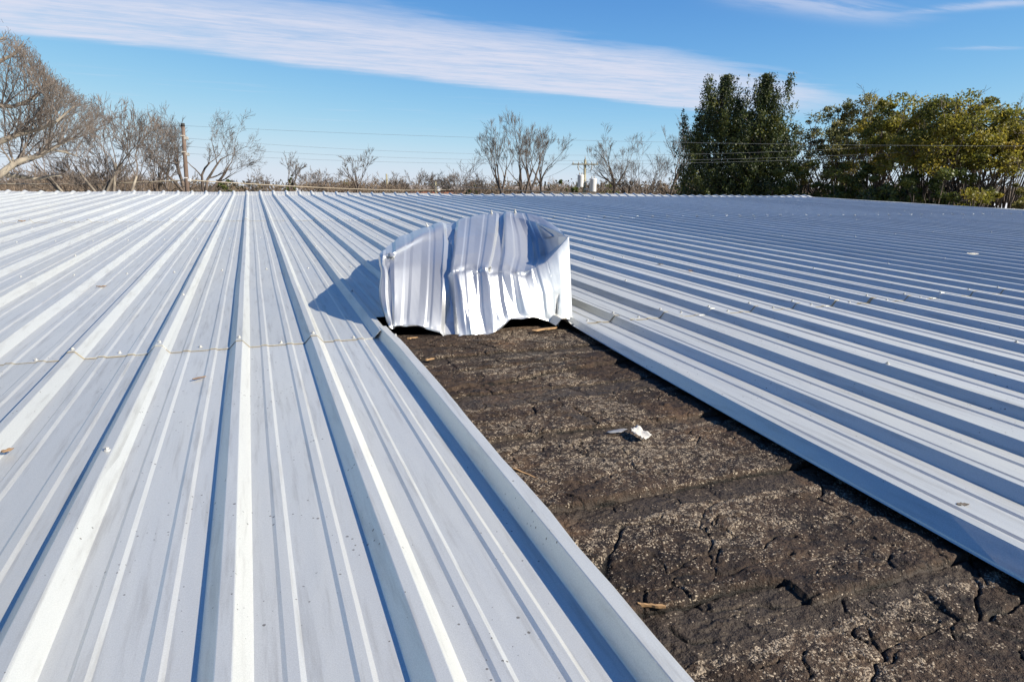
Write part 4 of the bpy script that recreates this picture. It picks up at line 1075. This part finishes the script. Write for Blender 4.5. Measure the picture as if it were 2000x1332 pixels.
# brown brush and woods on the skyline, one mass
def woods():
    rg = np.random.default_rng(12); S = []
    protos = []
    for q in range(6):
        t = Tree(200 + q)
        for z in range(5): t.grow(np.array([0, 0, 0.]), np.array([rg.normal(0, .35), rg.normal(0, .35), 1.]), .42, .014, 4, (0, 3, 4, 4, 3), .55, .2, .06, .62, .004)
        P0 = np.array([x[0] for x in t.S]); P1 = np.array([x[1] for x in t.S]); R0 = np.array([x[2] for x in t.S]); zm = P1[:, 2].max()
        protos.append((P0/zm, P1/zm, R0/zm))
    A0, A1, AR = [], [], []
    n = 0
    for i in range(170):
        px = rg.uniform(-120, 1400) if i < 140 else rg.uniform(1400, 2150)
        D = rg.uniform(75, 170); top = rg.uniform(338, 360) - 6*math.sin(px*.011) - (14 if px < 300 else 0)
        xy = place(px, D); H_ = zof(px, top, D) - GZ
        P0, P1, R0 = protos[rg.integers(0, 6)]; th = rg.uniform(0, 6.28); c, s_ = math.cos(th), math.sin(th)
        Rm = np.array([[c, -s_, 0], [s_, c, 0], [0, 0, 1]]); k = np.array([H_*1.35, H_*1.35, H_])
        b = np.array([xy[0], xy[1], GZ])
        # keep only what stands above the roof line and a little below
        Q0, Q1 = (P0*k) @ Rm.T + b, (P1*k) @ Rm.T + b
        A0.append(Q0); A1.append(Q1); AR.append(np.clip(R0*H_, .02, .2))
    V, F = tubes(np.concatenate(A0), np.concatenate(A1), np.concatenate(AR), np.concatenate(AR)*.6, 3)
    o = link("woods", fast_mesh("woods", V, F), M_FAR); tag(o, "brown leafless brush and woods massed along the skyline", "woods", kind="stuff")
    # evergreen and dry-leaf filler inside the brush
    C = []
    for i in range(420):
        px = rg.uniform(-150, 2150); D = rg.uniform(110, 260); top = rg.uniform(346, 366)
        xy = place(px, D); zt_ = zof(px, top, D); m = 150
        v = rg.normal(0, 1, (m, 3)); v /= np.linalg.norm(v, axis=1, keepdims=True); v *= rg.random((m, 1))**.4*np.array([D*.02, D*.02, (zt_ - GZ)*.5])
        C.append(np.array([xy[0], xy[1], (zt_ + GZ)/2]) + v)
    C = np.concatenate(C)
    mm = leaf_mat("dry_thicket", [(.035, .036, .018), (.065, .052, .03), (.10, .072, .045), (.14, .10, .065)], .1, .12)
    o = leaves("thicket", C, .42, np.array([0, 0, .3]), rg, mm, None, np.zeros(3), 1.6); tag(o, "far dry thicket filling in behind the bare trees", "thicket", kind="stuff")
woods()

# poles ------------------------------------------------------------------
M_POLE = bark("creosote_wood", (.085, .058, .045), (.15, .105, .082)); M_POLE2 = bark("weathered_pole", (.17, .16, .10), (.32, .29, .20))
M_STEEL = simple("galvanised_steel", (.55, .55, .55), .45, .5, .1, 8); M_TRANS = simple("transformer_grey", (.60, .60, .61), .4, .1, .08, 4)
M_CER = simple("insulator", (.30, .28, .25), .3, 0, .1, 5); M_WIRE = simple("wire", (.20, .21, .22), .5, .3, .1, 4); M_CABLE = simple("bundled_cable", (.34, .29, .22), .6, 0, .15, 3)

PD = 41.
pb = P3(366, 374, PD); ptop = P3(357, 243, PD); dirp = (pb - ptop); pbase = pb + dirp*((pb[2] - GZ)/(ptop[2] - pb[2]))
p1 = empty("utility_pole", pbase, "brown leaning wooden pole without crossarm, in front of the left bare trees", "pole")
o = curve_tube("pole_shaft", [pbase - pbase, (pb - pbase)*.6, pb - pbase, (ptop - pbase)], [.145, .13, .118, .09], M_POLE, p1, 14)
latp = lateral(360)
o = curve_tube("pole_cap", [ptop - pbase - (0, 0, .12), ptop - pbase + (0, 0, .05)], [.105, .095], M_DARK, p1, 10)
for py, nm in ((270, "insulator"), (301, "insulator"), (352, "cable_clamp")):
    f = (py - 243)/(374 - 243); c = ptop + (pb - ptop)*f - pbase
    boxes(nm, [(c + latp*.10, (.26, .20, .16)), (c - latp*.05 + np.array([0, 0, .12]), (.22, .22, .07))], M_STEEL if nm == "cable_clamp" else M_CER, p1, .02)
curve_tube("conduit", [c0 + (.12, -.14, 0) for c0 in ((pbase - pbase), (pb - pbase))], .035, M_STEEL, p1, 6)
# crossarm pole with two transformers
QD = 66.; q0 = place(1141, QD); qb = np.array([q0[0], q0[1], GZ]); qtop = zof(1143, 312, QD) - GZ
p2 = empty("utility_pole", qb, "weathered crossarm pole carrying two pale cylindrical transformers", "pole")
curve_tube("pole_shaft", [(0, 0, 0), (0, 0, qtop*.5), (0, 0, qtop)], [.17, .15, .12], M_POLE2, p2, 14)
l2 = lateral(1141); ang2 = math.atan2(l2[1], l2[0]); Rz = np.array([[math.cos(ang2), -math.sin(ang2), 0], [math.sin(ang2), math.cos(ang2), 0], [0, 0, 1]])
f2 = np.array([l2[1], -l2[0], 0])          # towards the viewer
zc = zof(1141, 321.5, QD) - GZ
boxes("crossarm", [(np.array([0, 0, zc]) + f2*.17, (2.55, .10, .12), Rz)], M_POLE2, p2, .01)
for sx_ in (-1, 1):
    c = np.array([0, 0, zc]) + f2*.17
    curve_tube("brace", [c + l2*sx_*.75 + (0, 0, -.05), (0, 0, zc - .65)], .02, M_STEEL, p2, 5)
    for k in (.62, 1.15):
        o = curve_tube("insulator", [c + l2*sx_*k + (0, 0, z) for z in (.05, .10, .14, .2, .24)], [.03, .07, .04, .065, .02], M_CER, p2, 8)
    curve_tube("fuse_cutout", [c + l2*sx_*.62 + (0, 0, -.05), c + l2*sx_*.68 + (0, 0, -.25), c + l2*sx_*.6 + (0, 0, -.5), c + l2*sx_*.52 + (0, 0, -.62)], [.03, .06, .05, .02], M_CER, p2, 6)
curve_tube("top_pin", [(0, 0, qtop), (0, 0, qtop + .32)], [.05, .03], M_CER, p2, 6)
for px, y0_, y1_, rad in ((1134, 343, 366, .30), (1158, 350, 375, .34)):
    Dn = QD - .3; cc = P3(px, (y0_ + y1_)/2, Dn) - qb; hh = (zof(px, y0_, Dn) - zof(px, y1_, Dn))/2
    o = curve_tube("transformer", [cc + (0, 0, z) for z in (-hh, -hh + .05, hh - .08, hh - .03, hh + .02, hh + .06)], [rad*.96, rad, rad, rad*1.05, rad*1.05, rad*.7], M_TRANS, p2, 22)
    for s_ in (-.12, .12):
        b_ = curve_tube("bushing", [cc + l2*s_ + (0, 0, z) for z in (hh + .05, hh + .14, hh + .2, hh + .3)], [.045, .07, .04, .02], M_CER, o, 8)
    boxes("mounting_bracket", [(cc*np.array([.5, .5, 1]) + (0, 0, hh*.5), (abs(cc @ l2)*1.0 + .05, .08, .08), Rz), (cc*np.array([.5, .5, 1]) - (0, 0, hh*.6), (abs(cc @ l2)*1.0 + .05, .08, .08), Rz)], M_STEEL, p2)
# two small far poles
for px, D, top, lb in ((851, 120, 355, "tiny far pole with a short crossarm above the flat brown building"), (756, 115, 340, "thin far pole left of the flat brown building")):
    x = place(px, D); h = zof(px, top, D) - GZ; e = empty("utility_pole", (x[0], x[1], GZ), lb, "pole")
    curve_tube("pole_shaft", [(0, 0, 0), (0, 0, h)], [.2, .14], M_POLE2, e, 8)
    if px == 851: boxes("crossarm", [((0, 0, h - .5), (2.6, .14, .16), Rz)], M_POLE2, e); boxes("transformer", [((.5, 0, h - 1.3), (.55, .5, .9))], M_TRANS, e, .1)
# wires: sagging spans
def wire(name, a, b, sag, r_, m_, label, cat="wire", group=None, thru=None):
    a, b = np.array(a), np.array(b); n = 40; P = []
    for i in range(n + 1):
        t = i/n; p = a*(1 - t) + b*t; p[2] -= sag*4*t*(1 - t); P.append(p)
    o = curve_tube(name, P, r_, m_, None, 5); tag(o, label, cat, group)
WG = "overhead wires crossing the sky"
for (yp, xr, Dr, yr, sg, lb) in ((246, 2100, 36, 286, .25, "uppermost thin overhead wire from the brown pole's top"),
        (270, 2200, 50, 246, 1.2, "second thin overhead wire from the top"),
        (286, 2500, 50, 240, 1.22, "third thin overhead wire from the top"),
        (300, 2300, 50, 266, .95, "lowest of the four thin overhead wires")):
    A_ = P3(359, yp, PD); wire("overhead_wire", A_, P3(xr, yr, Dr), sg, .0052, M_WIRE, lb, group=WG)
    wire("overhead_wire", P3(-500, yp - 34, 60), A_, .6, .0085, M_WIRE, lb.replace("overhead wire", "wire running left of the brown pole"), group="overhead wires left of the brown pole")
wire("service_cable", P3(364, 352, PD), P3(880, 371, 95), .25, .028, M_CABLE, "thick pale cable sagging low from the brown pole to the right", "cable")
wire("service_cable", P3(-300, 345, 50), P3(364, 352, PD), .3, .03, M_CABLE, "pale cable low on the left reaching the brown pole", "cable")
wire("service_cable", P3(868, 362, 60), P3(1230, 380, 34), .12, .03, M_CABLE, "tan cable slanting down to the ridge left of the crossarm pole", "cable")
wire("overhead_wire", P3(1118, 321, QD), P3(1040, 352, 75), .3, .012, M_WIRE, "short thin wire dropping left from the pole's crossarm", "wire")

# low buildings beyond ---------------------------------------------------
M_BR = simple("flat_brown_roof", (.27, .23, .20), .8, 0, .12, .5); M_WHT = simple("white_roof", (.62, .62, .61), .6, 0, .06, .5); M_BRK = simple("brick", (.33, .14, .09), .85, 0, .25, 2); M_WIN = simple("dark_window", (.02, .025, .03), .1, 0, .1, 1); M_PINKY = simple("pale_siding", (.42, .39, .36), .7, 0, .08, 1)
def house(px, D, top, wpx, depth, label, wallm, roofm, roof_h=.6, eave=.3):
    x = place(px, D); l = lateral(px); a_ = math.atan2(l[1], l[0]); R_ = np.array([[math.cos(a_), -math.sin(a_), 0], [math.sin(a_), math.cos(a_), 0], [0, 0, 1]])
    w_ = wpx*D/FPX; h = zof(px, top, D) - GZ - roof_h; f_ = np.array([-l[1], l[0], 0])
    e = empty("building", (x[0], x[1], GZ), label, "building")
    boxes("wall", [(f_*depth/2 + (0, 0, h/2), (w_, depth, h), R_)], wallm, e)
    V = [l*sx*(w_/2 + eave) + f_*y + np.array([0, 0, z]) for sx in (-1, 1) for (y, z) in ((-eave, h + .004), (depth + eave, h + .004), (depth + eave, h + .15), (depth/2, h + roof_h), (-eave, h + .15))]
    link("roof", fast_mesh("roof", V, [np.array([[0, 1, 2, 3, 4], [9, 8, 7, 6, 5]]), np.array([[0, 5, 6, 1], [1, 6, 7, 2], [2, 7, 8, 3], [3, 8, 9, 4], [4, 9, 5, 0]])]), roofm, e)
    k = max(2, int(w_/3.2))
    for i in range(k):
        c = l*((i + .5)/k - .5)*w_*.9 + np.array([0, 0, h*.55]); f = boxes("window", [(c - f_*.02, (1.1, .06, 1.2), R_)], M_WHT, e)
        g_ = boxes("pane", [(c - f_*.055, (.92, .03, 1.02), R_)], M_WIN, f)
house(850, 135, 362, 175, 14, "long low building with a flat greyish-brown roof in the middle distance", M_BRK, M_BR, .9)
house(1040, 130, 364, 90, 12, "low brown-roofed building behind the foot of the central clump", M_BRK, M_BR, .9)
house(668, 85, 374, 50, 8, "white-roofed shed barely showing over the ridge", M_PINKY, M_WHT, .5)
house(600, 120, 368, 40, 8, "small brick building with pale roof left of the white-roofed shed", M_BRK, M_WHT, .6)
house(1975, 60, 398, 70, 8, "pale house glimpsed at the right border below the last tree", M_PINKY, M_WHT, .7)
